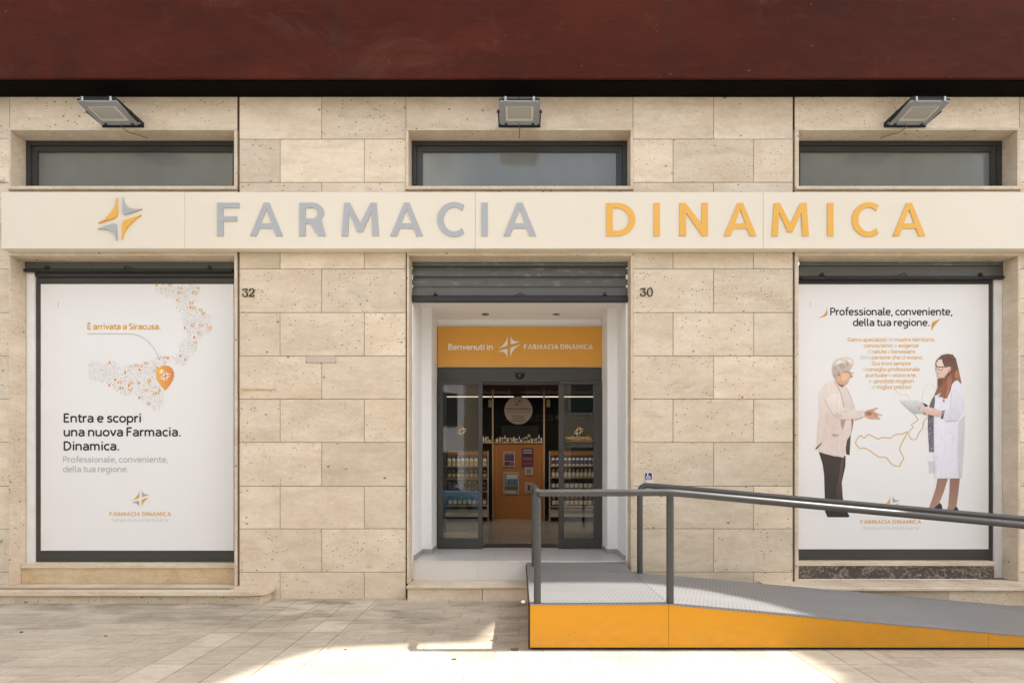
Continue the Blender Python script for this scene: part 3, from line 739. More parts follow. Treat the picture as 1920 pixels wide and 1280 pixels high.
def text(body, px0, px1, ycap, ybase, d, mat, parent, weight=.008, name='printed_text'):
    wt = 11.+weight*1400.                      # stroke in letter units
    st, x = [], 0.
    for ch in body:
        if ch == ' ': x += 34; continue
        for kind, pts in FT[ch][1]: st.append((kind, [(x+a, b_) for a, b_ in pts]))
        x += FT[ch][0]+1
    xs = [p[0] for _, q in st for p in q]; lo, hi = min(xs)-wt/2, max(xs)+wt/2
    sx = (px1-px0)/(hi-lo); sy = (ybase-ycap)/140.; w_ = wt*(sx+sy)/2
    m = MB()
    for n_, (kind, pts) in enumerate(st):
        q = [Vector((px0+(a-lo)*sx, ybase-b_*sy)) for a, b_ in pts]; n = len(q)
        if kind == 'c':
            sm = []
            for k in range(n-1):
                p0, p1, p2, p3 = q[max(k-1, 0)], q[k], q[k+1], q[min(k+2, n-1)]
                if (q[0]-q[-1]).length < 1e-6: p0 = q[k-1] if k else q[-2]; p3 = q[k+2] if k+2 < n else q[1]
                for j in range(3):
                    t_ = j/3; sm.append(.5*((2*p1)+(p2-p0)*t_+(2*p0-5*p1+4*p2-p3)*t_*t_+(3*p1-p0-3*p2+p3)*t_**3))
            q = sm+[q[-1]]
        A, B_l = [], []
        for k, p in enumerate(q):
            t_ = (q[min(k+1, len(q)-1)]-q[max(k-1, 0)]).normalized(); nn = Vector((-t_.y, t_.x))*w_/2; A.append(p+nn); B_l.append(p-nn)
        dd = d-.00006*(n_ % 5)
        m.grid([[(X(p.x, d), dd, Z(p.y, d)) for p in A], [(X(p.x, d), dd, Z(p.y, d)) for p in B_l]], 0, smooth=False)
    return obj(name, m, mat, parent)

# sliding doors
def sliding_door(a, b_, ga, gb, lab):
    r = root('sliding_door', (X((a+b_)/2, DD), DD, FZ), parent=BLD, label=lab)
    m = MB(); x0, x1, g0, g1 = X(a, DD), X(b_, DD), X(ga, DD), X(gb, DD); z0, z1, h0, h1 = FZ+.004, Z(715, DD), Z(1008, DD), Z(721, DD)
    y0, y1 = DD-.045, DD+.002
    m.box(x0, x1, y0, y1, z0, h0, bev=.004); m.box(x0, x1, y0, y1, h1, z1, bev=.004)
    m.box(x0, g0, y0, y1, h0+.0005, h1-.0005, bev=.004); m.box(g1, x1, y0, y1, h0+.0005, h1-.0005, bev=.004)
    obj('door_panel', m, M['anthracite'], r)
    m = MB(); m.face([(g0-.003, DD-.02, h0-.003), (g1+.003, DD-.02, h0-.003), (g1+.003, DD-.02, h1+.003), (g0-.003, DD-.02, h1+.003)]); obj('pane', m, M['glass'], r)
    return r
dl = sliding_door(822, 905, 831, 897, 'left glazed door leaf'); dr = sliding_door(1047, 1131, 1057, 1113, 'right glazed door leaf with gold logo')
for r_, cx in ((dl, 866), (dr, 1085)):
    m = MB(); logo(m, cx, 808, 10, DD-.024, (1, 0, 1, 0)); obj('door_logo', m, [M['print_light'], M['print_orange']], r_)
caps('FARMACIA DINAMICA', 1061, 1109, 818.5, 823.5, DD-.024, M['print_orange'], dr)

# header sign
WS = root('welcome_sign', (X(976, DD), DD, Z(688, DD)), 'orange welcome sign with white lettering above the sliding doors', 'sign')
m = MB(); m.box(X(820.5, DD), X(1132, DD), DD-.012, 1.344, Z(687, DD), Z(612.5, DD), bev=.003); obj('sign_panel', m, M['panel_orange'], WS)
m = MB(); m.box(X(820.5, DD), X(1132, DD), DD-.016, 1.34, Z(688.6, DD), Z(687, DD)-.0005); obj('sign_edge', m, M['pale_wood'], WS)
dw = DD-.0135
text('Benvenuti in', 840.5, 924, 645, 655.7, dw, M['print_white'], WS, .010)
m = MB(); logo(m, 954.4, 649.5, 21.5, dw, (0, 0, 0, 0)); obj('logo', m, M['print_white'], WS)
caps('FARMACIA DINAMICA', 982.5, 1111.5, 645.5, 654.5, dw, M['print_white'], WS, .0012)
SEN = root('motion_sensor', (X(974.5, DD), DD-.02, Z(705, DD)), 'black half dome motion sensor on the door header', 'sensor')
m = MB()
rows = []
for k in range(7):
    a = math.pi/2*k/6; rows.append([(X(974.5, DD)+.066*math.cos(a)*math.cos(t_), DD+.004-.05*math.sin(a)*1., Z(702, DD)-.068*math.cos(a)*math.sin(t_)) for t_ in [math.pi*j/12 for j in range(13)]])
m.grid(rows); m.box(X(974.5, DD)-.068, X(974.5, DD)+.068, DD-.05, DD+.004, Z(702, DD), Z(700, DD), bev=.004)
obj('dome', m, M['black'], SEN); m = MB(); m.lathe(X(974.5, DD), DD-.052, Z(705.5, DD), [(.006, 0), (.01, .004), (.006, .01)], 10); obj('lens', m, M['steel'], SEN)
for k, (px, lab) in enumerate(((910, 'recessed ceiling spotlight on the left of the entrance porch'), (1043, 'recessed ceiling spotlight on the right of the entrance porch'))):
    r_ = root('ceiling_spotlight', (X(px, 1.1), 1.1, CZ), lab, 'ceiling light', 'spotlights in the porch ceiling'); x = X(px, 1.1)
    m = MB(); n = 20
    m.grid([[(x+.055*math.cos(a), 1.1+.055*math.sin(a), CZ-.001) for a in [2*math.pi*j/n for j in range(n)]], [(x+.05*math.cos(a), 1.1+.05*math.sin(a), CZ-.008) for a in [2*math.pi*j/n for j in range(n)]], [(x+.036*math.cos(a), 1.1+.036*math.sin(a), CZ-.004) for a in [2*math.pi*j/n for j in range(n)]]], close=True)
    obj('ring', m, M['steel'], r_); m = MB(); m.face([(x+.036*math.cos(a), 1.1+.036*math.sin(a), CZ-.003) for a in [2*math.pi*j/n for j in range(n)]]); obj('bulb', m, M['anthracite'], r_)

# ------------------------------------------------------------------ fascia sign
SD = -.125
SIGN = root('fascia_sign', (0, SD, Z(466, SD)), 'long cream fascia sign with raised grey and orange letters', 'sign')
xl = X(2, SD); xr = 9.5; seams = [xl, X(346, SD), X(891, SD), X(1431, SD), X(1990, SD), xr]
m = MB()
for a, b_ in zip(seams, seams[1:]): m.box(a+.0012, b_-.0012, SD, -.016, Z(466, SD), Z(360, SD), bev=.004)
obj('sign_panel', m, M['cream'], SIGN)
def sign_letter(ch, z0, z1, org, mat, top, bot):
    px0, px1 = org+z0/3., org+z1/3.; s = sc_at(SD); th = .009
    sx = (px1-px0)/s/GL[ch][0]; sz = (bot-top)/186/s
    place_mesh('letter', glyph_mesh([(ch, X(px0, SD), Z(bot, SD), sx, sz)], th), SD-.001, mat, SIGN)
for ch, a, b_ in (('F', 83, 208), ('A', 268, 453), ('R', 545, 693), ('M', 783, 993), ('A', 1057, 1241), ('C', 1320, 1474), ('I', 1568, 1604), ('A', 1692, 1877)): sign_letter(ch, a, b_, 380, M['grey_letter'], 380.8, 443)
for ch, a, b_ in (('D', 50, 213), ('I', 317, 351), ('N', 462, 621), ('A', 711, 894), ('M', 979, 1188), ('I', 1292, 1327), ('C', 1430, 1581), ('A', 1660, 1843)): sign_letter(ch, a, b_, 1120, M['orange_letter'], 381.2, 443)
m = MB(); logo(m, 150+441/5.818, 360+300/5.818, 240/5.818, SD-.001, (1, 0, 1, 0), .018); obj('logo', m, [M['grey_letter'], M['orange_letter']], SIGN)

# ------------------------------------------------------------------ floodlights
def floodlight(xc, lab, side):
    yb, yf, zb, zf = -.055, -.41, 5.512, 5.547; hw = .222
    r = root('floodlight', (xc, yb, zb), lab, 'floodlight', 'floodlights above the ribbon windows')
    def P(u, v, h): return (xc+u*hw, yb+(yf-yb)*v, zb+(zf-zb)*v+h)
    def plate(mb, u0, u1, v0, v1, h0, h1, ch=.06):
        o = [(u0+ch, v0), (u1-ch, v0), (u1, v0+ch), (u1, v1-ch*.4), (u1-ch*.4, v1), (u0+ch*.4, v1), (u0, v1-ch*.4), (u0, v0+ch)]
        mb.face([P(a, b_, h0) for a, b_ in o]); mb.face([P(a, b_, h1) for a, b_ in o[::-1]])
        for k in range(8):
            a, b_ = o[k], o[(k+1) % 8]; mb.face([P(*a, h0), P(*a, h1), P(*b_, h1), P(*b_, h0)])
    mb = MB(); plate(mb, -1.012, 1.012, -.01, 1.0, .012, .034)
    for k in range(17):
        u = -.85+1.7*k/16; mb.box(xc+u*hw-.004, xc+u*hw+.004, yf+.012, yb-.06, zf+.034, zf+.066)
    obj('housing', mb, M['black'], r)
    mb = MB(); plate(mb, -1, 1, 0, 1, 0., .0118); obj('face_frame', mb, M['lamp_grey'], r)
    mb = MB(); plate(mb, -.70, .70, .20, .80, -.006, -.0005, .02); obj('lens_rim', mb, M['lamp_rim'], r)
    mb = MB(); plate(mb, -.60, .60, .31, .80, -.0085, -.0062, .02); obj('lens', mb, M['lamp_glass'], r)
    for u in (-.7, .7):
        mb = MB(); q = P(u, 1.02, .02); mb.box(q[0]-.012, q[0]+.012, q[1]-.008, q[1]+.014, q[2]-.025, q[2]+.03, bev=.004); obj('clip', mb, M['steel'], r)
        mb = MB(); q = P(u, .03, -.004); mb.box(q[0]-.016, q[0]+.016, q[1]-.02, q[1]+.01, q[2]-.004, q[2]+.006, bev=.003); obj('clip', mb, M['black'], r)
    mb = MB()
    for u in (-1.07, 1.07):
        q0, q1 = P(u, .55, .02), P(u, .02, .02)
        mb.box(q0[0]-.007, q0[0]+.007, q0[1], -.004, q0[2]-.02, q0[2]+.02, bev=.003)
        mb.tube([(q0[0]-.018, q0[1]+.02, q0[2]), (q0[0]+.018, q0[1]+.02, q0[2])], .012, 8)
    mb.box(xc-1.1*hw, xc+1.1*hw, -.012, -.003, zb+.0, zb+.04, bev=.003)
    obj('bracket', mb, M['black'], r)
    mb = MB(); q = Vector(P(.12*side if side else .0, .05, .0)); e = Vector((q.x+.19*side, .10, 5.452))
    p_ = [q, Vector((q.x, q.y+.0, q.z-.03)), Vector((q.x+.02*side, -.035, 5.46)), Vector((q.x+.06*side, -.03, 5.44)), Vector((q.x+.12*side, .0, 5.437)), e]
    mb.tube(p_, .0055, 8); obj('cable', mb, M['cable'], r)
floodlight(-4.64, 'grey floodlight above the left ribbon window', 1)
floodlight(0., 'grey floodlight above the middle ribbon window', 0)
floodlight(4.51, 'grey floodlight above the right ribbon window', -1)

# ------------------------------------------------------------------ posters
PD = D1-.014
class Print:
    """flat printed shapes, each on its own thin layer in front of the sheet"""
    def __init__(s, d): s.mb = MB(); s.d = d; s.k = 0
    def poly(s, pts, col, col2=None, org=(0, 0), sc=1., vertical=True):
        s.k += 1; d = s.d-.00012*s.k
        q = [(org[0]+x/sc, org[1]+y/sc) for x, y in pts]
        c1 = lin(col)
        if col2:
            c2 = lin(col2); ax = 1 if vertical else 0; lo = min(p[ax] for p in q); hi = max(p[ax] for p in q)
            cs = [tuple(a+(b_-a)*((p[ax]-lo)/(hi-lo)) for a, b_ in zip(c1, c2)) for p in q]
        else: cs = c1
        s.mb.face([(X(x, d), d, Z(y, d)) for x, y in q], 0, cs)
    def line(s, pts, w_, col, org=(0, 0), sc=1., closed=False):
        s.k += 1; d = s.d-.00012*s.k; c = lin(col)
        q = [Vector((org[0]+x/sc, org[1]+y/sc)) for x, y in pts]
        n = len(q)
        sm = []
        for k in range(n-1):           # rounded through the points
            p0, p1, p2, p3 = q[max(k-1, 0)], q[k], q[k+1], q[min(k+2, n-1)]
            for j in range(4):
                t_ = j/4; sm.append(.5*((2*p1)+(p2-p0)*t_+(2*p0-5*p1+4*p2-p3)*t_*t_+(3*p1-p0-3*p2+p3)*t_**3))
        sm.append(q[-1]); L, Rr = [], []
        for k, p in enumerate(sm):
            t_ = (sm[min(k+1, len(sm)-1)]-sm[max(k-1, 0)]); t_ = t_.normalized() if t_.length else Vector((1, 0)); nn = Vector((-t_.y, t_.x))*w_/2
            L.append(p+nn); Rr.append(p-nn)
        s.mb.grid([[(X(p.x, d), d, Z(p.y, d)) for p in L], [(X(p.x, d), d, Z(p.y, d)) for p in Rr]], 0, c, False)
    def done(s, name, parent, label=None): return obj(name, s.mb, M['ink'], parent, label=label)

P1 = root('window_poster', (X(257, PD), PD, Z(1031, PD)), 'white poster with dotted island map and orange balloon in the left shop window', 'poster')
m = MB(); m.box(X(76.5, PD), X(438, PD), PD, PD+.002, Z(1031.5, PD), Z(532.5, PD)); obj('sheet', m, M['poster'], P1)
dp = PD-.001
text('È arrivata a Siracusa.', 163.5, 301, 606.5, 617.5, dp, M['print_orange'], P1, .012)
for t_, a, b_, y in (('Entra e scopri', 119, 264.5, 791.5), ('una nuova Farmacia.', 119, 339, 817.5), ('Dinamica.', 119, 223.5, 843.8)): text(t_, a, b_, y-16.5, y, dp, M['print_black'], P1, .009)
for t_, a, b_, y in (('Professionale, conveniente,', 118, 315, 866.5), ('della tua regione.', 118, 240.5, 884.5)): text(t_, a, b_, y-11.3, y, dp, M['print_light'], P1, .008)
m = MB(); logo(m, 263.5, 934.5, 17.5, dp, (1, 0, 1, 0), .0006); obj('logo', m, [M['print_grey'], M['print_orange']], P1)
caps('FARMACIA DINAMICA', 205.5, 321, 959.3, 966.8, dp, M['print_orange'], P1, .0006)
text('Sempre in movimento per te', 210, 316, 971.3, 977.3, dp, M['print_light'], P1, .0)
def inside(pt, poly):
    x, y = pt; c = False; n = len(poly)
    for k in range(n):
        (x0, y0), (x1, y1) = poly[k], poly[k-1]
        if (y0 > y) != (y1 > y) and x < (x1-x0)*(y-y0)/(y1-y0)+x0: c = not c
    return c
SIC = [(170, 800), (250, 740), (300, 790), (400, 735), (480, 800), (600, 780), (740, 760), (800, 740), (960, 700), (1000, 700), (960, 760), (900, 800), (850, 850), (860, 980), (900, 1050), (920, 1100), (870, 1235), (790, 1215), (720, 1150), (640, 1090), (500, 1070), (400, 1000), (330, 960), (240, 950), (170, 880)]
CAL = [(820, 20), (1255, 20), (1240, 110), (1200, 220), (1290, 260), (1365, 330), (1375, 470), (1290, 510), (1240, 560), (1220, 650), (1150, 740), (1100, 820), (1010, 770), (1000, 700), (1060, 680), (1040, 590), (1130, 530), (1100, 430), (1070, 300), (1030, 240), (1000, 160), (940, 125), (830, 80)]
rr = random.Random(3); mp = Print(dp); cells = []
for poly in (SIC, CAL):
    y = 24
    while y < 1240:
        x = 165
        while x < 1380:
            q = (x+rr.uniform(-7, 7), y+rr.uniform(-7, 7))
            if inside(q, poly): cells.append(q)
            x += 25
        y += 24
O6 = (130, 530); S6 = 5.12
def icon(x, y):
    k = rr.random(); mp.k = rr.randint(0, 2)
    o = rr.choice([(222, 160, 60), (226, 150, 70), (200, 160, 60)]); gch = rr.choice([(192, 188, 184), (204, 200, 196), (184, 180, 176), (198, 190, 200), (172, 168, 150)])
    def rect(x0, y0, x1, y1, c): mp.poly([(x0, y0), (x1, y0), (x1, y1), (x0, y1)], c, org=O6, sc=S6)
    if k < .045:
        rect(x-16, y-12, x+16, y+12, o); mp.k += 1; rect(x-9, y-6, x+9, y+6, (232, 226, 216))
    elif k < .075: rect(x-9, y-12, x+9, y+12, o)
    elif k < .115:
        a = .45; mp.poly([(x-13, y+4), (x+11, y-9), (x+13, y-4), (x-11, y+9)], o, org=O6, sc=S6)
    elif k < .17:
        rect(x-4, y-6, x+4, y+6, (206, 160, 90)); rect(x-2, y-9, x+2, y-6, (150, 140, 110))
    elif k < .55:
        rect(x-10, y-11, x+10, y+11, gch); mp.k += 1; rect(x-7.5, y-8.5, x+7.5, y+8.5, (236, 233, 231))
    elif k < .8: mp.line([(x-8, y-8), (x+2, y+4), (x+8, y-6)], .5, gch, O6, S6)
    else:
        rect(x-2, y-12, x+2, y-3, gch); rect(x-3, y+2, x+3, y+8, gch)
for q in cells: icon(*q)
mp.done('printed_map', P1)
mp = Print(dp-.002)
arc_pts = [(170, 489), (400, 489), (580, 489), (660, 505), (740, 550), (800, 615), (840, 675), (866, 738)]
mp.line(arc_pts, 1.1, (178, 176, 174), O6, S6); mp.line([(832, 714), (866, 738)], 1.1, (178, 176, 174), O6, S6); mp.line([(866, 738), (882, 702)], 1.1, (178, 176, 174), O6, S6)
mp.done('printed_arrow', P1)
mp = Print(dp-.003)
bal = [(920, 1035), (880, 990), (848, 940), (832, 890), (836, 850), (858, 815), (890, 797), (920, 793), (955, 799), (985, 820), (1003, 855), (1004, 895), (990, 940), (958, 990)]
mp.poly(bal, (232, 178, 80), (220, 130, 70), O6, S6, vertical=False)
mp.poly([(862, 858), (870, 835), (890, 826), (905, 835), (906, 855), (890, 870), (870, 872)], (246, 214, 150), None, O6, S6)
mp.done('printed_balloon', P1)
m = MB(); logo(m, 130+922/S6, 530+897/S6, 54/S6, dp-.0045, (0, 0, 0, 0), .0005); obj('balloon_logo', m, M['print_white'], P1)

# poster with two people in the right window
P2 = root('window_poster', (X(1675, PD), PD, Z(1029, PD)), 'white poster showing an elderly customer and a pharmacist in the right shop window', 'poster')
m = MB(); m.box(X(1488, PD), X(1853.5, PD), PD, PD+.002, Z(1029, PD), Z(533, PD)); obj('sheet', m, M['poster'], P2)
text('Professionale, conveniente,', 1556.5, 1786, 577, 591, dp, M['print_black'], P2, .009)
text('della tua regione.', 1599, 1743, 597.5, 611, dp, M['print_black'], P2, .009)
pr = Print(dp)
pr.poly([(393, 402), (390, 435), (376, 462), (334, 488), (372, 476), (388, 470), (396, 458)], (205, 150, 45), None, (1440, 460), 1707/480)
pr.poly([(1153, 488), (1098, 510), (1090, 530), (1092, 574), (1104, 545), (1122, 520)], (205, 150, 45), None, (1440, 460), 1707/480)
pr.done('printed_quote_marks', P2)
Zs = 1707/480
LN = [(629, [('Siamo specialisti', 528, 790, 1), ('del', 797, 843, 0), ('nostro territorio,', 849, 1114, 1)]),
      (668, [('conosciamo', 638, 829, 1), ('le', 836, 863, 0), ('esigenze', 870, 1005, 1)]),
      (708, [('di', 663, 688, 0), ('salute', 695, 791, 1), ('e', 798, 817, 0), ('benessere', 824, 982, 1)]),
      (747, [('delle', 610, 684, 0), ('persone che ci vivono.', 691, 1034, 1)]),
      (787, [('Qui trovi sempre', 692, 953, 1)]),
      (826, [('il', 631, 646, 0), ('consiglio professionale', 653, 1013, 1)]),
      (865, [('puntuale', 652, 797, 1), ('e', 803, 821, 0), ('vicino a te,', 828, 993, 1)]),
      (905, [('e i', 673, 704, 0), ('prodotti migliori', 711, 971, 1)]),
      (944, [('al', 690, 716, 0), ('miglior prezzo!', 723, 953, 1)])]
for yc, parts in LN:
    for t_, a, b_, o in parts:
        yb = 460+(yc+11.5)/Zs
        text(t_, 1440+a/Zs, 1440+b_/Zs, yb-7.3, yb, dp, M['print_orange'] if o else M['print_light'], P2, .0075 if o else .0)
# island outline
pr = Print(dp)
gold = (206, 158, 62); C_ = ((1500, 780), 6.4); D_ = ((1670, 780), 6.4); A_ = ((1500, 640), 8.); B_ = ((1660, 640), 8.)
pr.line([(1288, 182), (1250, 203), (1205, 218), (1170, 215), (1120, 235), (1080, 262), (980, 255), (945, 275), (910, 262), (860, 235), (830, 220), (800, 232), (770, 264), (750, 250), (735, 230), (690, 265), (672, 300), (672, 335), (700, 365), (715, 388), (765, 380), (830, 405), (880, 445), (950, 490), (1020, 490), (1060, 520), (1110, 580), (1195, 600), (1215, 550), (1245, 510), (1230, 465), (1195, 400), (1215, 340), (1245, 280), (1275, 220), (1288, 182)], 1.5, gold, *C_)
pr.line([(445, 10), (400, 60), (385, 140), (340, 200), (310, 270), (250, 275), (215, 215), (240, 160), (270, 130), (250, 100), (290, 75), (325, 40), (295, -15)], 1.4, gold, *D_)
pr.line([(630, 1145), (580, 1190), (560, 1250)], 1.2, (214, 178, 100), *B_)
pr.line([(150, 730), (240, 800), (310, 790), (350, 830), (375, 900)], 1.1, (222, 204, 160), *B_)
pr.line([(770, 690), (730, 690), (690, 640), (620, 650), (580, 740), (555, 850), (570, 910)], 1., (222, 212, 186), *B_)
pr.done('printed_island_outline', P2)
m = MB(); logo(m, 1440+740/3.2, 760+593/3.2, 17.5, dp, (1, 0, 1, 0), .0006); obj('logo', m, [M['print_grey'], M['print_orange']], P2)
caps('FARMACIA DINAMICA', 1613.5, 1727, 974.2, 981.2, dp, M['print_orange'], P2, .0006)
text('Sempre in movimento per te', 1618, 1723, 986.5, 991.8, dp, M['print_light'], P2, .0)

# elderly customer
pr = Print(dp)
pr.poly([(225, 425), (300, 450), (420, 480), (548, 470), (545, 600), (500, 800), (512, 950), (525, 1080), (330, 1160), (300, 1150), (298, 1000), (290, 700), (270, 570)], (58, 46, 42), (44, 36, 34), *C_)
pr.poly([(500, 500), (522, 500), (502, 800), (512, 950), (500, 1090), (455, 1030), (430, 900), (470, 700)], (96, 74, 66), (60, 46, 42), *C_)
pr.poly([(300, 1140), (525, 1080), (580, 1170), (595, 1195), (580, 1212), (330, 1210)], (38, 31, 30), None, *C_)
pr.poly([(568, 230), (612, 182), (603, 330), (595, 466), (552, 456), (548, 330)], (92, 74, 62), (58, 46, 42), *C_)
# body of the cardigan
pr.poly([(500, 575), (400, 620), (330, 690), (290, 790), (280, 830), (287, 1100), (270, 1240), (240, 1620), (225, 1640-30), (360, 1672), (520, 1715), (660, 1740), (688, 1590), (705, 1480), (755, 1400), (781, 1280), (800, 1165), (825, 1010), (780, 850), (740, 740), (690, 680), (640, 690), (600, 670), (545, 620)], (230, 217, 209), (218, 200, 191), *A_)
pr.poly([(400, 1050), (560, 1165), (660, 1180), (640, 1300), (610, 1700), (430, 1680), (300, 1640), (360, 1300)], (217, 197, 188), (222, 206, 197), *A_)
pr.poly([(610, 1170), (690, 1170), (640, 1330), (610, 1250)], (176, 150, 138), None, *A_)
pr.poly([(590, 655), (640, 690), (690, 680), (745, 770), (822, 1010), (800, 1030), (660, 990), (620, 850)], (226, 214, 205), (216, 202, 192), *A_)
pr.line([(510, 600), (590, 720), (630, 860), (660, 985)], .9, (150, 130, 118), *A_)
pr.line([(690, 690), (745, 800), (822, 1005)], .7, (190, 170, 158), *A_)
pr.poly([(770, 1165), (805, 1160), (790, 1290), (760, 1400), (775, 1280)], (140, 104, 90), None, *A_)
# far sleeve, near sleeve
pr.poly([(830, 1060), (970, 1050), (985, 1100), (960, 1140), (870, 1180), (820, 1192)], (196, 180, 168), None, *A_)
pr.poly([(370, 870), (420, 830), (500, 790), (600, 770), (655, 990), (790, 1020), (850, 1040), (955, 1025), (975, 1060), (968, 1125), (850, 1150), (700, 1175), (600, 1168), (520, 1120), (440, 1010)], (235, 225, 217), (219, 204, 195), *A_)
pr.line([(375, 875), (450, 1030), (530, 1130), (620, 1168), (760, 1168)], .8, (170, 150, 138), *A_)
pr.line([(600, 1085), (640, 1055), (720, 1035), (790, 1030)], .6, (184, 168, 156), *A_)
pr.poly([(505, 1095), (560, 1070), (640, 1120), (560, 1140)], (204, 188, 178), None, *A_)
pr.line([(372, 205), (400, 220), (480, 212)], 1., (232, 220, 212), *C_); pr.poly([(372, 210), (480, 218), (450, 245), (400, 245)], (184, 160, 150), None, *C_)
# hands
pr.poly([(965, 1055), (1010, 1030), (1060, 1020), (1110, 1003), (1168, 988), (1180, 996), (1125, 1028), (1105, 1040), (1150, 1072), (1238, 1106), (1232, 1116), (1160, 1098), (1175, 1125), (1210, 1165), (1198, 1174), (1145, 1140), (1172, 1166), (1160, 1174), (1115, 1152), (1110, 1170), (1030, 1155), (968, 1125)], (196, 148, 120), (206, 160, 134), *A_)
pr.poly([(990, 1060), (1050, 1050), (1080, 1080), (1060, 1110), (1000, 1110)], (160, 112, 88), None, *A_)
pr.line([(1060, 1060), (1110, 1085), (1150, 1130)], .6, (140, 96, 74), *A_)
# head
pr.poly([(625, 430), (705, 425), (735, 445), (758, 465), (770, 495), (792, 522), (780, 538), (760, 542), (752, 560), (748, 575), (728, 600), (726, 622), (695, 645), (655, 680), (610, 668), (550, 615), (520, 555), (560, 505), (600, 485)], (222, 180, 150), (206, 160, 130), *A_)
pr.poly([(640, 480), (720, 480), (740, 520), (700, 560), (660, 600), (620, 560)], (230, 188, 160), None, *A_)
pr.poly([(545, 600), (600, 640), (660, 660), (640, 690), (590, 665)], (150, 106, 82), None, *A_)
pr.poly([(706, 556), (748, 545), (740, 566), (718, 574)], (236, 220, 210), None, *A_); pr.line([(704, 552), (728, 556), (750, 543)], .6, (130, 60, 50), *A_)
pr.poly([(762, 500), (792, 522), (780, 536), (758, 530)], (176, 120, 92), None, *A_)
pr.poly([(485, 400), (496, 335), (535, 275), (600, 242), (680, 228), (760, 240), (803, 285), (800, 345), (775, 400), (745, 440), (700, 452), (660, 440), (620, 455), (600, 490), (560, 515), (535, 550), (508, 525), (488, 460)], (222, 210, 196), (176, 158, 146), *A_)
for q in ([(500, 400), (540, 360), (560, 420), (520, 460)], [(580, 340), (640, 330), (690, 380), (640, 430), (590, 400)], [(540, 470), (590, 430), (610, 460), (560, 500)], [(690, 300), (740, 340), (720, 400), (690, 370)]):
    pr.poly(q, (176, 160, 148), (190, 174, 162), *A_)
for q in ([(520, 340), (590, 280), (660, 300), (600, 330)], [(690, 260), (770, 270), (790, 340), (740, 310)]): pr.poly(q, (234, 224, 210), None, *A_)
pr.poly([(572, 485), (600, 480), (606, 505), (588, 520), (572, 508)], (176, 122, 96), None, *A_)
pr.line([(640, 462), (705, 452), (760, 462), (800, 470)], .7, (90, 76, 70), *A_); pr.line([(740, 465), (752, 490), (785, 488), (797, 470)], .6, (90, 76, 70), *A_)
pr.done('printed_customer', P2, 'printed white haired customer in a pale cardigan and dark trousers')

# pharmacist
pr = Print(dp)
skin = (226, 198, 182)
pr.poly([(562, 740), (688, 745), (640, 900), (585, 1035), (540, 1080), (480, 1160), (400, 1190), (440, 1140), (470, 1070), (510, 960), (545, 850)], (150, 112, 94), (176, 136, 116), *D_)
pr.poly([(710, 745), (830, 745), (815, 900), (790, 1080), (745, 1120), (720, 1180), (620, 1190), (660, 1150), (690, 1080), (705, 900)], (140, 104, 88), (172, 132, 112), *D_)
pr.poly([(590, 1035), (614, 1065), (621, 1100), (606, 1170), (596, 1170), (592, 1132), (565, 1128), (530, 1150), (480, 1195), (390, 1200), (400, 1186), (470, 1165), (530, 1090)], (34, 32, 34), None, *D_)
pr.poly([(790, 1080), (812, 1115), (816, 1140), (800, 1195), (792, 1195), (790, 1160), (765, 1155), (740, 1172), (700, 1205), (610, 1208), (625, 1192), (690, 1175), (745, 1125)], (34, 32, 34), None, *D_)
pr.poly([(450, 540), (520, 540), (520, 680), (465, 692)], (206, 202, 212), None, *D_)
# patterned dress
pr.poly([(740, 805), (700, 860), (665, 950), (650, 1000), (640, 1130), (636, 1300), (652, 1550), (655, 1660-3), (735, 1657), (735, 1300), (745, 900)], (96, 88, 100), (120, 110, 126), *B_)
for k in range(46):
    u = rr.random(); yy = 860+u*780; x0 = 655+max(0, (960-yy)*.45); xx = rr.uniform(x0, 728); s_ = rr.uniform(6, 16)
    pr.k = max(pr.k-1, 8) if k else pr.k
    pr.poly([(xx-s_*.4, yy-s_), (xx+s_*.5, yy-s_*.6), (xx+s_*.3, yy+s_), (xx-s_*.5, yy+s_*.7)], rr.choice([(58, 50, 60), (176, 166, 180), (70, 62, 74), (196, 190, 200), (48, 42, 50)]), None, *B_)
pr.k += 2
# coat
pr.poly([(1000, 640), (1060, 580), (1100, 590), (1142, 640), (1172, 760), (1192, 900), (1195, 1100), (1195, 1250), (1180, 1600), (1150, 1960), (1142, 2052), (736, 2052), (728, 1780), (724, 1200), (735, 1000), (745, 880), (770, 800), (850, 730)], (231, 230, 239), (223, 221, 231), *B_)
pr.poly([(1100, 1200), (1195, 1100), (1180, 1600), (1150, 1960), (1142, 2052), (1100, 2052), (1095, 1600)], (208, 204, 208), (202, 196, 200), *B_)
pr.poly([(770, 800), (850, 740), (880, 780), (840, 830), (780, 840)], (206, 206, 222), None, *B_)
pr.line([(1100, 1220), (1085, 1600), (1095, 2040)], .8, (198, 195, 206), *B_); pr.line([(745, 900), (730, 1100), (733, 1600), (740, 2040)], .7, (190, 188, 202), *B_)
pr.line([(900, 1380), (1000, 1385), (1010, 1560)], .7, (206, 203, 214), *B_)
for yy in (1225, 1396, 1575, 1740, 1905): pr.poly([(758, yy-5), (766, yy-5), (766, yy+5), (758, yy+5)], (150, 146, 156), None, *B_)
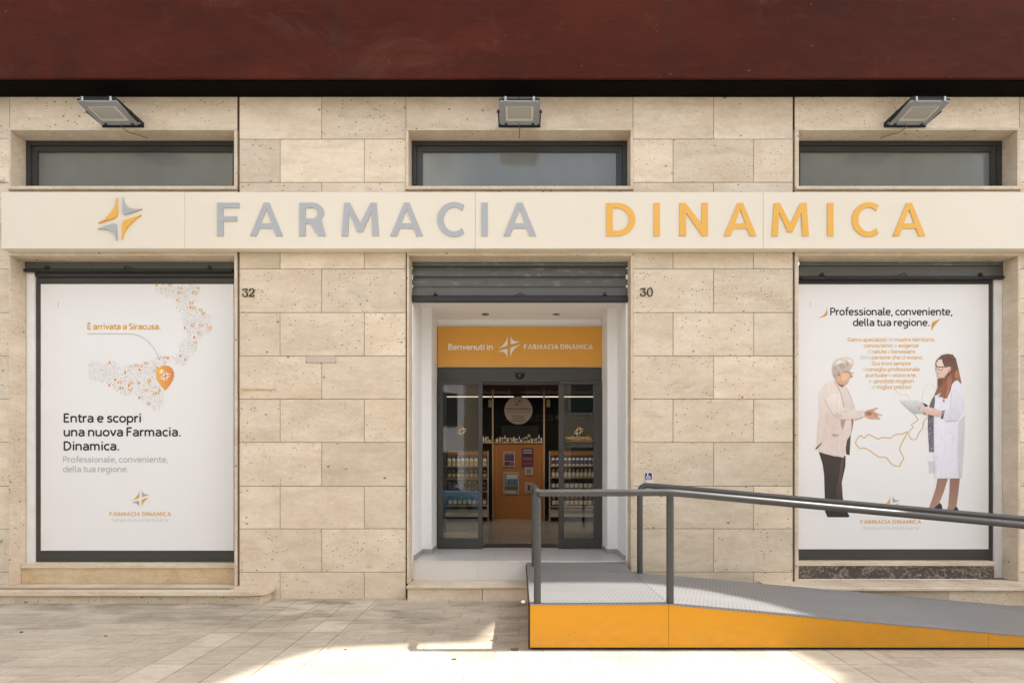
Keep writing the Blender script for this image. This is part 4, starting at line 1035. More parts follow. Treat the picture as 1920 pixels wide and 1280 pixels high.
# sleeve
pr.poly([(985, 700), (1050, 640), (1110, 650), (1160, 760), (1188, 950), (1150, 1090), (1090, 1192), (960, 1205), (900, 1205), (868, 1165), (848, 1140), (856, 1045), (900, 1030), (985, 1005)], (230, 229, 238), (214, 212, 222), *B_)
pr.line([(990, 760), (985, 900), (985, 1005), (1060, 1020)], .8, (190, 188, 200), *B_); pr.line([(905, 1203), (960, 1190), (1085, 1190)], 1.1, (160, 148, 160), *B_)
pr.line([(1020, 1050), (1090, 1080), (1120, 1110)], .7, (200, 198, 210), *B_)
pr.poly([(848, 1040), (892, 1030), (878, 1100), (862, 1168), (832, 1152)], (74, 68, 74), None, *B_)
pr.poly([(860, 1050), (880, 1045), (870, 1090), (855, 1100)], (170, 164, 170), None, *B_)
# clipboard and hands
pr.poly([(215, 885), (490, 880), (560, 915), (640, 985), (640, 1060), (560, 1076), (430, 1088)], (214, 213, 211), (176, 175, 173), *B_)
pr.poly([(553, 918), (580, 925), (625, 945), (640, 975), (600, 980)], (50, 48, 48), None, *B_)
pr.poly([(560, 1075), (610, 1070), (615, 1085), (580, 1095)], (50, 48, 48), None, *B_)
pr.poly([(570, 1085), (640, 1080), (640, 1115), (600, 1105)], (206, 172, 156), None, *B_)
pr.poly([(492, 980), (510, 976), (540, 990), (590, 985), (640, 980), (700, 995), (770, 1012), (850, 1045), (842, 1128), (780, 1130), (700, 1108), (640, 1090), (600, 1068), (610, 1050), (560, 1040), (505, 1015), (540, 1010), (515, 996)], (232, 202, 186), (206, 170, 152), *B_)
pr.line([(520, 990), (570, 1005), (630, 1020)], .6, (184, 146, 130), *B_); pr.line([(560, 1040), (620, 1040), (650, 1050)], .6, (184, 146, 130), *B_)
pr.poly([(488, 980), (504, 976), (512, 990), (496, 992)], (150, 30, 50), None, *B_); pr.poly([(500, 1008), (516, 1004), (520, 1018), (506, 1020)], (150, 30, 50), None, *B_)
# head and hair
pr.poly([(785, 560), (830, 540), (900, 540), (900, 620), (850, 690), (790, 700)], (120, 74, 54), (98, 58, 42), *B_)
pr.poly([(750, 325), (775, 275), (845, 205), (930, 185), (1010, 195), (1058, 255), (1085, 360), (1110, 470), (1132, 570), (1142, 640), (1110, 605), (1085, 572), (1040, 592), (1000, 645), (975, 740), (930, 850), (885, 858), (850, 830), (800, 835), (845, 760), (790, 790), (735, 812), (785, 700), (850, 625), (890, 540), (900, 440), (860, 330), (830, 270)], (92, 58, 46), (150, 92, 62), *B_)
pr.poly([(1040, 470), (1075, 420), (1110, 480), (1138, 620), (1085, 560), (1040, 560)], (178, 124, 82), (150, 98, 66), *B_)
pr.poly([(930, 540), (990, 480), (1000, 600), (960, 720), (930, 840), (900, 840), (930, 700)], (166, 102, 70), (186, 120, 86), *B_)
pr.line([(850, 260), (930, 215), (1000, 230), (1050, 300)], 1.6, (122, 82, 64), *B_); pr.line([(870, 300), (900, 400), (960, 520)], 1.2, (70, 42, 34), *B_); pr.line([(800, 760), (880, 680), (930, 590)], 1.1, (176, 112, 80), *B_)
pr.poly([(795, 275), (845, 265), (862, 320), (885, 372), (945, 380), (985, 385), (982, 430), (950, 455), (915, 500), (868, 545), (810, 548), (782, 525), (784, 500), (774, 482), (786, 462), (752, 436), (756, 412), (766, 380), (764, 325)], (232, 208, 192), (214, 184, 166), *B_)
pr.poly([(845, 400), (920, 410), (900, 470), (850, 520), (820, 470)], (222, 188, 170), None, *B_)
pr.poly([(928, 440), (965, 395), (985, 400), (975, 445), (945, 460)], (206, 160, 138), None, *B_)
pr.line([(776, 480), (795, 478), (812, 486)], 1., (176, 96, 90), *B_)
pr.line([(756, 330), (772, 370), (800, 382), (860, 380), (930, 382)], 1.4, (38, 34, 36), *B_); pr.line([(800, 382), (802, 420), (830, 430), (858, 410), (862, 382)], .8, (38, 34, 36), *B_); pr.line([(770, 370), (772, 410), (790, 428)], .7, (60, 54, 56), *B_)
pr.poly([(870, 870), (880, 868), (895, 905), (865, 905)], (150, 120, 60), None, *B_)
pr.done('printed_pharmacist', P2, 'printed pharmacist in a white coat with long brown hair and glasses')
# tiny vertical imprint on both posters
for P_, px, y0 in ((P1, 109.5, 566), (P2, 1520, 566)):
    m = MB()
    for k in range(6):
        m.face([(X(px-.6, dp), dp, Z(y0+k*1.6, dp)), (X(px+.6, dp), dp, Z(y0+k*1.6, dp)), (X(px+.6, dp), dp, Z(y0+k*1.6+1.1, dp)), (X(px-.6, dp), dp, Z(y0+k*1.6+1.1, dp))])
    obj('imprint', m, M['print_grey'], P_)

# ------------------------------------------------------------------ house numbers, plates
def stroke(mb, pts, wds, d, th, org, sc):
    q = [Vector((X(org[0]+x/sc, 0), Z(org[1]+y/sc, 0))) for x, y in pts]; n = len(q); sm, ws = [], []
    for k in range(n-1):
        p0, p1, p2, p3 = q[max(k-1, 0)], q[k], q[k+1], q[min(k+2, n-1)]
        for j in range(5):
            t_ = j/5; sm.append(.5*((2*p1)+(p2-p0)*t_+(2*p0-5*p1+4*p2-p3)*t_*t_+(3*p1-p0-3*p2+p3)*t_**3)); ws.append(wds[k]+(wds[k+1]-wds[k])*t_)
    sm.append(q[-1]); ws.append(wds[-1]); A, B = [], []
    for k, p in enumerate(sm):
        t_ = (sm[min(k+1, len(sm)-1)]-sm[max(k-1, 0)]).normalized(); nn = Vector((-t_.y, t_.x))*ws[k]/2/sc/160
        A.append(p+nn); B.append(p-nn)
    f = [[(p.x, d-th, p.y) for p in A], [(p.x, d-th, p.y) for p in B]]
    mb.grid(f, 0, smooth=False); mb.grid([[(p.x, d, p.y) for p in A], f[0]], 0, smooth=False); mb.grid([f[1], [(p.x, d, p.y) for p in B]], 0, smooth=False)
S0 = 19.2
THREE = [(305, 290), (315, 245), (360, 240), (470, 240), (430, 300), (400, 350), (450, 370), (475, 420), (455, 480), (390, 510), (325, 490), (300, 440), (330, 425)]
TW3 = [34, 20, 30, 26, 22, 24, 34, 40, 36, 26, 26, 40, 40]
TWO = [(570, 320), (545, 290), (565, 245), (625, 225), (690, 250), (705, 310), (660, 380), (590, 440), (535, 495), (600, 490), (680, 495), (708, 440)]
TW2 = [44, 34, 26, 26, 36, 42, 38, 28, 30, 34, 44, 22]
ZERO = [(640, 225), (580, 255), (555, 340), (555, 400), (580, 480), (640, 512), (700, 480), (722, 400), (722, 340), (700, 255), (640, 225)]
TW0 = [22, 30, 40, 40, 30, 22, 30, 40, 40, 30, 22]
def house_number(org, second, w2, lab):
    r = root('house_number', (X(org[0]+510/S0), 0, Z(org[1]+510/S0)), lab, 'house number')
    m = MB(); stroke(m, THREE, TW3, -.004, .010, org, S0); obj('digit', m, M['bronze'], r)
    m = MB(); stroke(m, second, w2, -.004, .010, org, S0); obj('digit', m, M['bronze'], r)
house_number((440, 530), TWO, TW2, 'bronze house number 32 on the slab beside the left shop window')
house_number((1185, 529), ZERO, TW0, 'bronze house number 30 on the slab right of the entrance')

AC = root('accessibility_sign', (X(1215), 0, Z(899)), 'small blue wheelchair sign above the call button', 'sign')
m = MB(); m.box(X(1208.3), X(1222.8), -.010, -.003, Z(899.3), Z(885.2), bev=.001); obj('white_edge', m, M['print_white'], AC)
m = MB(); m.box(X(1209.2), X(1221.9), -.0125, -.0101, Z(898.3), Z(886.1)); obj('sign_panel', m, M['blue'], AC)
m = MB(); o2 = (1190, 860); s2 = 18.29
stroke(m, [(440, 545), (445, 590), (470, 600), (500, 600), (520, 640), (545, 650)], [34, 30, 26, 24, 26, 26], -.0128, .0012, o2, s2)
stroke(m, [(425, 590), (400, 615), (410, 655), (455, 675), (495, 655), (508, 630)], [22]*6, -.0128, .0012, o2, s2)
m.face([(X(o2[0]+(436+24*math.cos(a))/s2), -.014, Z(o2[1]+(515+24*math.sin(a))/s2)) for a in [2*math.pi*k/12 for k in range(12)]])
obj('wheelchair_symbol', m, M['print_white'], AC)
CB = root('call_button', (X(1217), 0, Z(911)), 'small pale call button on the wall behind the rail corner', 'button')
m = MB(); m.box(X(1210.5), X(1224.3), -.016, -.003, Z(912.5), Z(900), bev=.003); obj('button_box', m, M['lamp_rim'], CB)
m = MB(); m.box(X(1213.5), X(1222.5), -.02, -.0161, Z(911), Z(903.3), bev=.002); obj('button', m, M['plaster'], CB)
WP = root('wall_plate', (X(602.5), 0, Z(680)), 'blank beige plate screwed across a slab joint left of the entrance', 'plate')
m = MB(); m.box(X(574.5), X(630.5), -.012, -.0025, Z(680), Z(667.3), bev=.003); obj('plate', m, plain('beige_plate', (.54, .45, .37), .5), WP)
for a, b_ in ((575, 667.6), (630, 667.6), (575, 679.3), (630, 679.3)):
    m = MB(); m.tube([(X(a), -.015, Z(b_)), (X(a), -.003, Z(b_))], .005, 8); obj('screw', m, M['bronze'], WP)
ST = MB(); ST.box(X(449), X(516), -.010, -.002, Z(731.8), Z(728.6), bev=.002); ST.tube([(X(514.5), -.006, Z(731)), (X(516), -.006, Z(716))], .002, 6)
obj('cable_strip', ST, M['beige_marble'], label='thin tan strip fixed to the slab low beside the left window', cat='strip')
PI = MB(); PI.tube([(X(-60), -.03, Z(340)), (X(13), -.03, Z(340))], .013, 10); PI.box(X(-2), X(2), -.03, 0., Z(342), Z(338))
obj('wall_pipe', PI, M['lamp_rim'], label='short pale pipe on the wall at the far left under the window', cat='pipe')
PI = MB(); PI.tube([(X(-14), -.01, Z(1013)), (X(-14), -.05, Z(1013)), (X(1), -.055, Z(1013)), (X(3), -.05, Z(1014)), (X(3.5), -.01, Z(1014))], .016, 10)
obj('metal_handle', PI, M['steel'], label='small metal handle on the wall low at the far left', cat='handle')

# ------------------------------------------------------------------ ramp
RX0, RX1, RYF, RYB, RZ = .085, 1.24, -1.89, -.42, .388
SL = .0885
def rz(x): return RZ if x <= RX1 else max(.012, RZ-SL*(x-RX1))
RXE = RX1+(RZ-.012)/SL
RAMP = root('access_ramp', (2.5, -1.1, 0), 'yellow sided access ramp with grey deck and tube handrails before the entrance', 'ramp')
m = MB()
def deckbox(mb, pts, zt, th=.010):
    n = len(pts); mb.face([(x, y, zt(x, y)) for x, y in pts])
    mb.face([(x, y, zt(x, y)-th) for x, y in pts[::-1]])
    for k in range(n):
        a, b_ = pts[k], pts[(k+1) % n]; mb.face([(*a, zt(*a)-th), (*b_, zt(*b_)-th), (*b_, zt(*b_)), (*a, zt(*a))])
zp = lambda x, y: RZ+(.012*(y+.42)/.6 if y > -.42 else 0)
deckbox(m, [(RX0, RYF), (RX1-.002, RYF), (RX1-.002, RYB), (RX0, RYB)], zp)
deckbox(m, [(RX0, RYB+.001), (RX1-.002, RYB+.001), (RX1-.002, .168), (RX0, .168)], zp)
deckbox(m, [(RX1+.002, RYF), (RXE, RYF), (RXE, RYB), (RX1+.002, RYB)], lambda x, y: rz(x))
obj('deck', m, M['deck'], RAMP)
m = MB()
def skirt(x0, x1):
    t0, t1 = rz(x0)-.011, max(.03, rz(x1)-.011)
    P_ = [(x0, .026), (x1, .026), (x1, t1), (x0, t0)]; m.prism(P_, RYF+.004, RYF+.03)
skirt(RX0+.004, RX1-.0015); skirt(RX1+.0015, 3.9); skirt(3.903, RXE-.25)
m.box(RX0+.001, RX0+.02, RYF+.032, -.145, .02, RZ-.012); m.box(RX0+.02, 3.6, RYB-.03, RYB-.01, .02, .06)
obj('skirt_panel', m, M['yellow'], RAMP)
m = MB(); m.box(RX0+.03, RX1, RYF+.05, .15, 0., RZ-.03); m.box(RX1, 3.4, RYF+.05, RYB-.03, 0., .12); m.box(RX0+.01, RXE-.3, RYF+.04, RYF+.045, 0., .03)
obj('frame', m, M['black'], RAMP)
m = MB(); m.box(RX0-.012, RX0, RYF, RYF+.06, .015, RZ-.02, bev=.002); m.box(RX0-.010, RX0+.0, RYF+.06, .12, RZ-.06, RZ-.004); obj('corner_trim', m, M['bronze'], RAMP)
def fillet(pts, rad, n=6):
    out = [Vector(pts[0])]
    for k in range(1, len(pts)-1):
        p, a, b_ = Vector(pts[k]), Vector(pts[k-1]), Vector(pts[k+1])
        u, v = (a-p).normalized(), (b_-p).normalized(); r_ = min(rad, (a-p).length*.45, (b_-p).length*.45)
        s0, s1 = p+u*r_, p+v*r_
        for j in range(n+1):
            t_ = j/n; out.append((1-t_)**2*s0+2*t_*(1-t_)*p+t_*t_*s1)
    return out+[Vector(pts[-1])]
RR = .0305; TZ = 1.312
HR = root('handrail', (.15, -1.85, RZ), parent=RAMP, label='front handrail')
xf, yf_ = .150, -1.852
m = MB(); m.tube(fillet([(xf, yf_, RZ), (xf, yf_, TZ), (xf+.02, -.07, TZ+.006), (xf+.02, -.07, RZ+.006)], .11), RR, 14); obj('end_loop', m, M['rail'], HR)
zr = lambda x: TZ-max(0., x-1.262)*.0925
m = MB(); m.tube(fillet([(xf+.01, yf_, TZ-.005), (1.262, yf_, TZ), (5.3, yf_, zr(5.3)), (5.3, yf_, rz(5.3))], .08), RR, 14); obj('top_rail', m, M['rail'], HR)
for x in (1.262, 4.75):
    m = MB(); m.tube([(x, yf_, rz(x)), (x, yf_, zr(x))], RR, 14); obj('post', m, M['rail'], HR)
HB = root('handrail', (1.31, -.455, RZ), parent=RAMP, label='rear handrail')
yb_ = -.455; zb_ = lambda x: 1.337-max(0., x-1.36)*.0878
m = MB(); m.tube(fillet([(1.312, yb_, rz(1.3)), (1.312, yb_, 1.345), (5.9, yb_, zb_(5.9)), (5.9, yb_, .05)], .1), RR+.001, 14); obj('top_rail', m, M['rail'], HB)
for x in (5.75,): m = MB(); m.tube([(x, yb_, rz(x)), (x, yb_, zb_(x))], RR, 12); obj('post', m, M['rail'], HB)

# ------------------------------------------------------------------ inside the shop
IN0, IN1 = 1.5, 7.6
m = MB(); m.box(-3.4, 3.4, IN0+.001, IN1, .2, FZ-.002); obj('shop_floor', m, M['tile_in'], BLD)
m = MB(); m.box(-3.4, 3.4, IN1, IN1+.1, .2, 4.2); m.box(-3.5, -3.4, IN0, IN1, .2, 4.2); m.box(3.4, 3.5, IN0, IN1, .2, 4.2)
m.box(-3.4, -1.16, IN0-.08, IN0, .2, 4.2); m.box(1.16, 3.4, IN0-.08, IN0, .2, 4.2); m.box(-1.16, 1.16, IN0-.06, IN0, Z(700, 1.4), 4.2); obj('shop_wall', m, M['dark_wall'], BLD)
m = MB(); m.box(-3.4, 3.4, IN0, IN1, 3.35, 3.4); obj('shop_ceiling', m, M['ceiling_in'], BLD)
mat = MB(); mat.box(X(905, 1.36), X(1047, 1.36), 1.40, 1.75, FZ, FZ+.012, bev=.004); mt = root('door_mat', (X(976, 1.4), 1.5, FZ), 'dark doormat between the sliding doors', 'mat'); obj('mat', mat, M['black'], mt)
m = MB()
for k in range(24): m.box(-.42+.036*k, -.40+.036*k, 1.401, 1.404, FZ+.0122, FZ+.0125)
# tall orange display unit
DU = 5.9
UN = root('display_unit', (0, DU, FZ), 'tall orange display unit covered with notices facing the door', 'display unit')
m = MB(); m.box(X(925.5, DU), X(1019, DU), DU, DU+.5, FZ+.03, Z(831, DU), bev=.006); obj('panel', m, M['shop_orange'], UN)
for a, b_ in ((922.6, 925.4), (1018.6, 1021.6)):
    m = MB(); m.box(X(a, DU), X(b_, DU), DU-.02, DU+.03, FZ, 3.34, bev=.004); obj('post', m, M['pale_wood'], UN)
m = MB(); m.box(X(925.5, DU), X(1018.5, DU), DU-.015, DU+.1, FZ, FZ+.028); obj('base_rail', m, M['pale_wood'], UN)
m = MB(); m.box(X(903, DU), X(1019, DU), DU-.03, DU+.45, Z(831, DU)+.001, Z(829.5, DU), bev=.003); obj('shelf', m, M['pale_wood'], UN)
pr = Print(DU-.002); Oz = ((820, 800), 4.922)
pr.line([(548, 195), (545, 300), (545, 690), (555, 730), (590, 752), (880, 752), (925, 735), (940, 690), (942, 300), (940, 195)], .5, (214, 150, 90), *Oz); pr.done('line_print', UN)
def notice(a, b_, c, e, lab, cols):
    d = DU-.02; r = root('notice', (X(a, d), d, Z(e, d)), lab, 'notice', 'notices on the orange display unit')
    m = MB(); m.box(X(a, d), X(b_, d), d-.004, d+.018, Z(e, d), Z(c, d)); obj('sheet', m, M['print_light'], r)
    q = Print(d-.005); w0, h0 = b_-a, e-c
    for u0, u1, v0, v1, cc in cols: q.poly([(a+w0*u0, c+h0*v0), (a+w0*u1, c+h0*v0), (a+w0*u1, c+h0*v1), (a+w0*u0, c+h0*v1)], cc)
    q.done('printed_picture', r)
notice(944, 965.5, 846.5, 874.5, 'purple leaflet high on the left of the orange display unit', [(.08, .92, .06, .2, (150, 110, 130)), (.08, .92, .2, .62, (90, 70, 92)), (.08, .5, .66, .94, (70, 60, 70)), (.5, .92, .66, .94, (140, 80, 90))])
notice(978.5, 999.5, 839.5, 874, 'dark magenta leaflet high on the right of the orange display unit', [(.0, 1, 0, 1, (66, 44, 62)), (.1, .9, .08, .16, (170, 160, 168)), (.1, .9, .22, .30, (170, 160, 168)), (.08, .92, .5, .68, (150, 70, 96)), (.08, .92, .76, .95, (124, 58, 84))])
notice(944, 973, 885, 925.5, 'large shiny sleeve with blue bottles low on the orange display unit', [(.05, .95, .05, .95, (120, 124, 126)), (.2, .9, .1, .3, (196, 200, 202)), (.3, .42, .36, .6, (60, 96, 124)), (.46, .6, .3, .6, (80, 120, 150)), (.64, .8, .34, .6, (60, 100, 132)), (.1, .9, .66, .8, (92, 84, 72)), (.1, .8, .86, .92, (196, 196, 190))])
notice(984, 999.5, 875.5, 890, 'small pale notice just below the magenta leaflet', [(.1, .9, .1, .9, (176, 166, 156)), (.3, .45, .3, .8, (100, 92, 90)), (.55, .68, .2, .8, (110, 100, 96))])
notice(984, 999.5, 904, 924, 'small notice with a dark emblem lowest on the orange display unit', [(.08, .92, .08, .92, (170, 150, 150)), (.36, .64, .25, .75, (76, 56, 66)), (.1, .9, .86, .92, (120, 90, 90))])
RS = root('round_sign', (X(972, DU-.25), DU-.25, Z(769, DU-.25)), 'round greige sign hanging above the display unit', 'sign')
d_ = DU-.25; cx_, cz_, rd = X(972, d_), Z(769, d_), 26.3/sc_at(d_)
m = MB(); m.prism([(cx_+rd*math.cos(a), cz_+rd*math.sin(a)) for a in [2*math.pi*k/40 for k in range(40)]], d_, d_+.012); obj('disc', m, plain('greige', (.33, .27, .23), .5), RS)
m = MB(); logo(m, 971.5, 755, 7.5, d_-.001, (1, 0, 1, 0)); obj('logo', m, [M['bronze'], M['shop_orange']], RS)
caps('FARMACIA DINAMICA', 948, 996, 764.5, 768.2, d_-.001, M['bronze'], RS)
m = MB(); m.box(X(949, d_), X(995, d_), d_-.002, d_-.001, Z(772.3, d_), Z(771.8, d_)); obj('rule', m, M['bronze'], RS)
for t_, a, b_, y in (('Professionale,', 960, 983, 781), ('conveniente,', 961, 982, 785), ('della tua regione.', 958, 986, 789.5)): text(t_, a, b_, y-2.8, y, d_-.001, M['black'], RS, .006)
m = MB(); m.tube([(cx_-.2, d_+.006, cz_+rd*.78), (cx_-.2, d_+.006, 3.35)], .002, 5); m.tube([(cx_+.2, d_+.006, cz_+rd*.78), (cx_+.2, d_+.006, 3.35)], .002, 5); obj('cord', m, M['steel'], RS)
# LED line lamps and spot lamps, wall writing
for a, b_, lab in ((838, 963, 'left light line under the shop ceiling'), (978, 1119, 'right light line under the shop ceiling')):
    d = 6.6; m = MB(); m.box(X(a, d), X(b_, d), d, d+.03, Z(744., d), Z(742.8, d)); r_ = obj('light_line', m, M['led'], label=lab, cat='ceiling light', group='light lines in the shop')
for px, lab in ((919, 'cylinder spotlight inside the shop left of the round sign'), (1028, 'cylinder spotlight inside the shop right of the round sign')):
    d = 6.2; m = MB(); m.lathe(X(px, d), d, Z(763, d), [(.0, 0), (.045, 0), (.045, .17), (.0, .17)]); m.tube([(X(px, d), d, Z(750, d)), (X(px, d), d, 3.35)], .006, 6)
    obj('spot_lamp', m, M['pale_wood'], label=lab, cat='spotlight', group='spotlights in the shop')
WT = root('wall_writing', (0, IN1, Z(790, IN1)), 'grey lettering bellezza dermocosmesi on the black back wall', 'lettering')
text('bellezza', 948, 1037, 774, 789, IN1-.004, plain('dim_letter', (.10, .09, .08), .5), WT, 0.); text('dermocosmesi', 1041, 1096, 777, 786, IN1-.004, M['print_grey'], WT, 0.)
# unseen glow boxes over the shelves, added to brighten the shop
for xx, lab in ((-1.1, 'added glow panel over the left shelves'), (1.1, 'added glow panel over the right shelves')):
    r_ = root('fill_panel', (xx, 4.6, 3.33), lab, 'ceiling light', 'added glow panels in the shop')
    m = MB(); m.box(xx-.32, xx+.32, 4.28, 4.92, 3.32, 3.349); obj('housing', m, M['lamp_rim'], r_)
    m = MB(); m.face([(xx-.29, 4.31, 3.318), (xx-.29, 4.89, 3.318), (xx+.29, 4.89, 3.318), (xx+.29, 4.31, 3.318)]); obj('diffuser', m, M['fill_glow'], r_)

# shelf units and goods
SHD = 5.5
def shelf_unit(a, b_, ys, lab, foot):
    r = root('shelf_unit', (X((a+b_)/2, SHD), SHD, FZ), lab, 'shelf')
    m = MB(); m.box(X(a, SHD), X(b_, SHD), SHD+.36, SHD+.39, FZ+.15, Z(843, SHD)); obj('back_panel', m, plain('shelf_back', (.10, .085, .07), .6), r)
    for y in ys: m = MB(); m.box(X(a, SHD), X(b_, SHD), SHD, SHD+.36, Z(y+1.4, SHD), Z(y, SHD), bev=.003); obj('shelf', m, M['pale_wood'], r)
    m = MB(); m.box(X(a, SHD), X(b_, SHD), SHD+.05, SHD+.35, Z(969, SHD), Z(955, SHD)); obj('base_panel', m, M['white_tile'], r)
    m = MB(); m.box(X(a, SHD), X(b_, SHD), SHD+.34, SHD+.359, Z(852, SHD), Z(845, SHD)); obj('header_board', m, M['shop_orange'], r)
    for q in (a, b_):
        m = MB(); m.box(X(q, SHD)-.014, X(q, SHD)+.014, SHD-.01, SHD+.03, FZ+.09, Z(845, SHD), bev=.003); obj('upright', m, M['steel'], r)
        m = MB(); m.lathe(X(q, SHD), SHD+.02, FZ, [(.0, 0), (.03, .01), (.035, .045), (.02, .09)]); obj('caster', m, M['steel'], r)
shelf_unit(835, 915, (873.5, 896.5, 920.5, 947.5), 'shelf unit behind the left door leaf', 1)
shelf_unit(1030.5, 1123, (873, 894.5, 917, 949), 'shelf unit of bottles behind the right door leaf', 1)
def bottle(px, base, h, wd, body, capm, lblm, lab, grp, d=SHD+.06, box=False):
    s = sc_at(d); z = Z(base, d); hh = h/s; r_ = wd/s/2; x = X(px, d)
    m = MB()
    if box: m.box(x-r_, x+r_, d, d+.07, z, z+hh, bev=.003); m.box(x-r_*.75, x+r_*.75, d-.001, d, z+hh*.3, z+hh*.7, 2)
    else:
        m.lathe(x, d+.04, z, [(r_*.9, 0), (r_, hh*.03), (r_, hh*.66), (r_*.55, hh*.76), (r_*.4, hh*.8)], 12, 0, sy=.7)
        m.lathe(x, d+.04, z, [(r_*.5, hh*.78), (r_*.52, hh), (.001, hh)], 10, 1, sy=.7)
        m.grid([[(x+r_*1.02*math.cos(t_), d+.04+r_*.72*math.sin(t_), z+q*hh) for t_ in [math.pi+.35+(math.pi-.7)*j/8 for j in range(9)]] for q in (.16, .56)], 2)
    return obj('product_box' if box else 'bottle', m, [body, capm, lblm], label=lab, cat='box' if box else 'bottle', group=grp)
W_, K_, N_ = M['print_white'], M['black'], M['blue']
amber = plain('amber', (.10, .04, .02), .2); cream_ = plain('cream_pack', (.62, .50, .30), .4); wine = plain('wine', (.16, .02, .04), .3); lilac = plain('lilac', (.14, .10, .24), .4)
def row(x0, n, step, base, h, wd, b0, c0, l0, lab, grp):
    p = bottle(x0, base, h, wd, b0, c0, l0, lab, grp)
    for k in range(1, n): copy_thing(p, (step*k/sc_at(SHD+.06), 0, 0))
row(1037.5, 11, 7.7, 872.5, 19, 6.2, W_, N_, lilac, 'white bottle with dark cap and violet label on the top shelf at right', 'top row of bottles at right')
row(1038, 11, 7.6, 894, 15.5, 6.6, cream_, W_, W_, 'pale rounded bottle on the second shelf at right', 'second row of bottles at right')
row(1038, 10, 8.6, 916.5, 19, 7.2, amber, K_, W_, 'dark bottle with white label on the third shelf at right', 'third row of bottles at right')
row(1039, 10, 8.5, 948.5, 19, 7.4, wine, W_, W_, 'red bottle with white label on the lowest shelf at right', 'lowest row of bottles at right')
row(842, 9, 8.3, 873, 18, 6.8, W_, lilac, cream_, 'white bottle on the top shelf at left', 'top row of bottles at left')
row(842, 9, 8.3, 896, 15, 7, amber, W_, cream_, 'brown bottle on the second shelf at left', 'second row of bottles at left')
row(843, 8, 9.2, 920, 16, 7.6, K_, W_, lilac, 'black bottle on the third shelf at left', 'third row of bottles at left')
row(843, 8, 9.2, 947, 17, 7.8, plain('grey_pack', (.22, .2, .18), .5), K_, W_, 'grey bottle on the lowest shelf at left', 'lowest row of bottles at left')
x = 906.
rq = random.Random(11); kinds = [(cream_, W_, K_), (W_, cream_, lilac), (cream_, shp := M['pale_wood'], W_), (M['pale_wood'], K_, W_), (W_, K_, cream_)]
while x < 1017:
    wd = rq.uniform(2.6, 5.2); h = rq.choice([8, 10, 12, 14, 17]) * (1.15 if 945 < x < 960 else .9); k_ = rq.choice(kinds); bx = rq.random() < .4
    bottle(x, 829.3, h, wd, *k_, 'cream pack standing on top of the orange display unit', 'packs on the display unit', d=DU+.02+rq.uniform(0, .08), box=bx)
    x += wd+.8
x = 1073.
RL = root('wall_shelf', (X(1085, 6.6), 6.6, Z(827, 6.6)), 'small back wall shelf seen through the right door leaf', 'shelf')
m = MB(); m.box(X(1062, 6.6), X(1112, 6.6), 6.6, 6.95, Z(827.5, 6.6), Z(825.5, 6.6)); obj('shelf_board', m, M['pale_wood'], RL)
while x < 1106:
    bottle(x, 825.4, rq.uniform(7, 10), 3.4, cream_, W_, K_, 'pale pack on the small back wall shelf', 'packs on the back wall shelf', d=6.66, box=rq.random() < .5); x += 4.2
DISP = MB(); DISP.box(X(940, 7.2), X(1010, 7.2), 7.2, 7.24, Z(828, 7.2), Z(797, 7.2), bev=.005)
obj('wall_cabinet', DISP, M['window_dark'], label='dark cabinet on the back wall above the display unit', cat='cabinet')

# ------------------------------------------------------------------ litter
def scrap(px, py, w_, mat, lab, name, h=.006):
    s = (py-CY)/CH; y = FPX/s-CD; x = (px-CX)/s; m = MB(); n = 9; pts = [(x+w_*(.7+.5*rq.random())*math.cos(2*math.pi*k/n), y+w_*.5*(.6+.6*rq.random())*math.sin(2*math.pi*k/n)) for k in range(n)]
    top = [(a, b_, .001+h*rq.uniform(.5, 1.6)) for a, b_ in pts]; m.face(top)
    for k in range(n): m.face([(*pts[k], .001), (*pts[(k+1) % n], .001), top[(k+1) % n], top[k]])
    obj(name, m, mat, label=lab, cat='litter')
leafm = plain('dry_leaf', (.14, .085, .04), .8)
scrap(852, 1236, .022, leafm, 'dry brown leaf on the sunlit paving left of the ramp', 'dry_leaf')
scrap(965, 1218, .03, leafm, 'dark curled leaf beside the corner of the ramp', 'dry_leaf', .012)
scrap(40, 1185, .018, leafm, 'small dark leaf on the paving at the far left', 'dry_leaf')
scrap(647, 1218, .014, leafm, 'tiny brown leaf on the paving left of the light patch', 'dry_leaf')
scrap(198, 1192, .014, leafm, 'tiny leaf on the shaded paving below the left ledge', 'dry_leaf')
pp = MB(); bmx = bmesh.new(); bmesh.ops.create_icosphere(bmx, subdivisions=2, radius=.022)
for v in bmx.verts: v.co = (v.co.x*1.3+X(982, -1.6), v.co.y-1.6, v.co.z*.55*rq.uniform(.7, 1.3)+.335)
pp.bm(bmx); obj('crumpled_paper', pp, M['print_light'], label='crumpled pale paper stuck at the left edge of the ramp', cat='litter')

# ------------------------------------------------------------------ across the street (seen mirrored in the glass, lights the shade)
OB = root('street_building', (0, -17.5, 0), 'pale yellow building with shuttered windows across the street', 'building')
m = MB(); m.box(-26, 20, -20, -17.2, 0, 9.5); obj('wall', m, plain('yellow_plaster', (.70, .60, .42), .85, var=.1, scale=.8), OB)
m = MB(); m.box(-26.3, -23.0, -20.2, -16.9, 9.5, 9.8); m.box(-12., 10.8, -20.2, -16.9, 9.5, 9.8); obj('roof', m, M['kerb'], OB)
for a, b_ in ((-23., -12.), (10.8, 20.)):
    m = MB(); m.box(a, b_, -20., -17.25, 9.5, 17.); obj('upper_block', m, bpy.data.materials['yellow_plaster'], OB)
    m = MB(); m.box(a-.2, b_+.2, -17.24, -16.2, 12.2, 12.4); m.box(a-.2, b_+.2, -17.24, -16.2, 15.4, 15.6); obj('balcony', m, M['print_white'], OB)
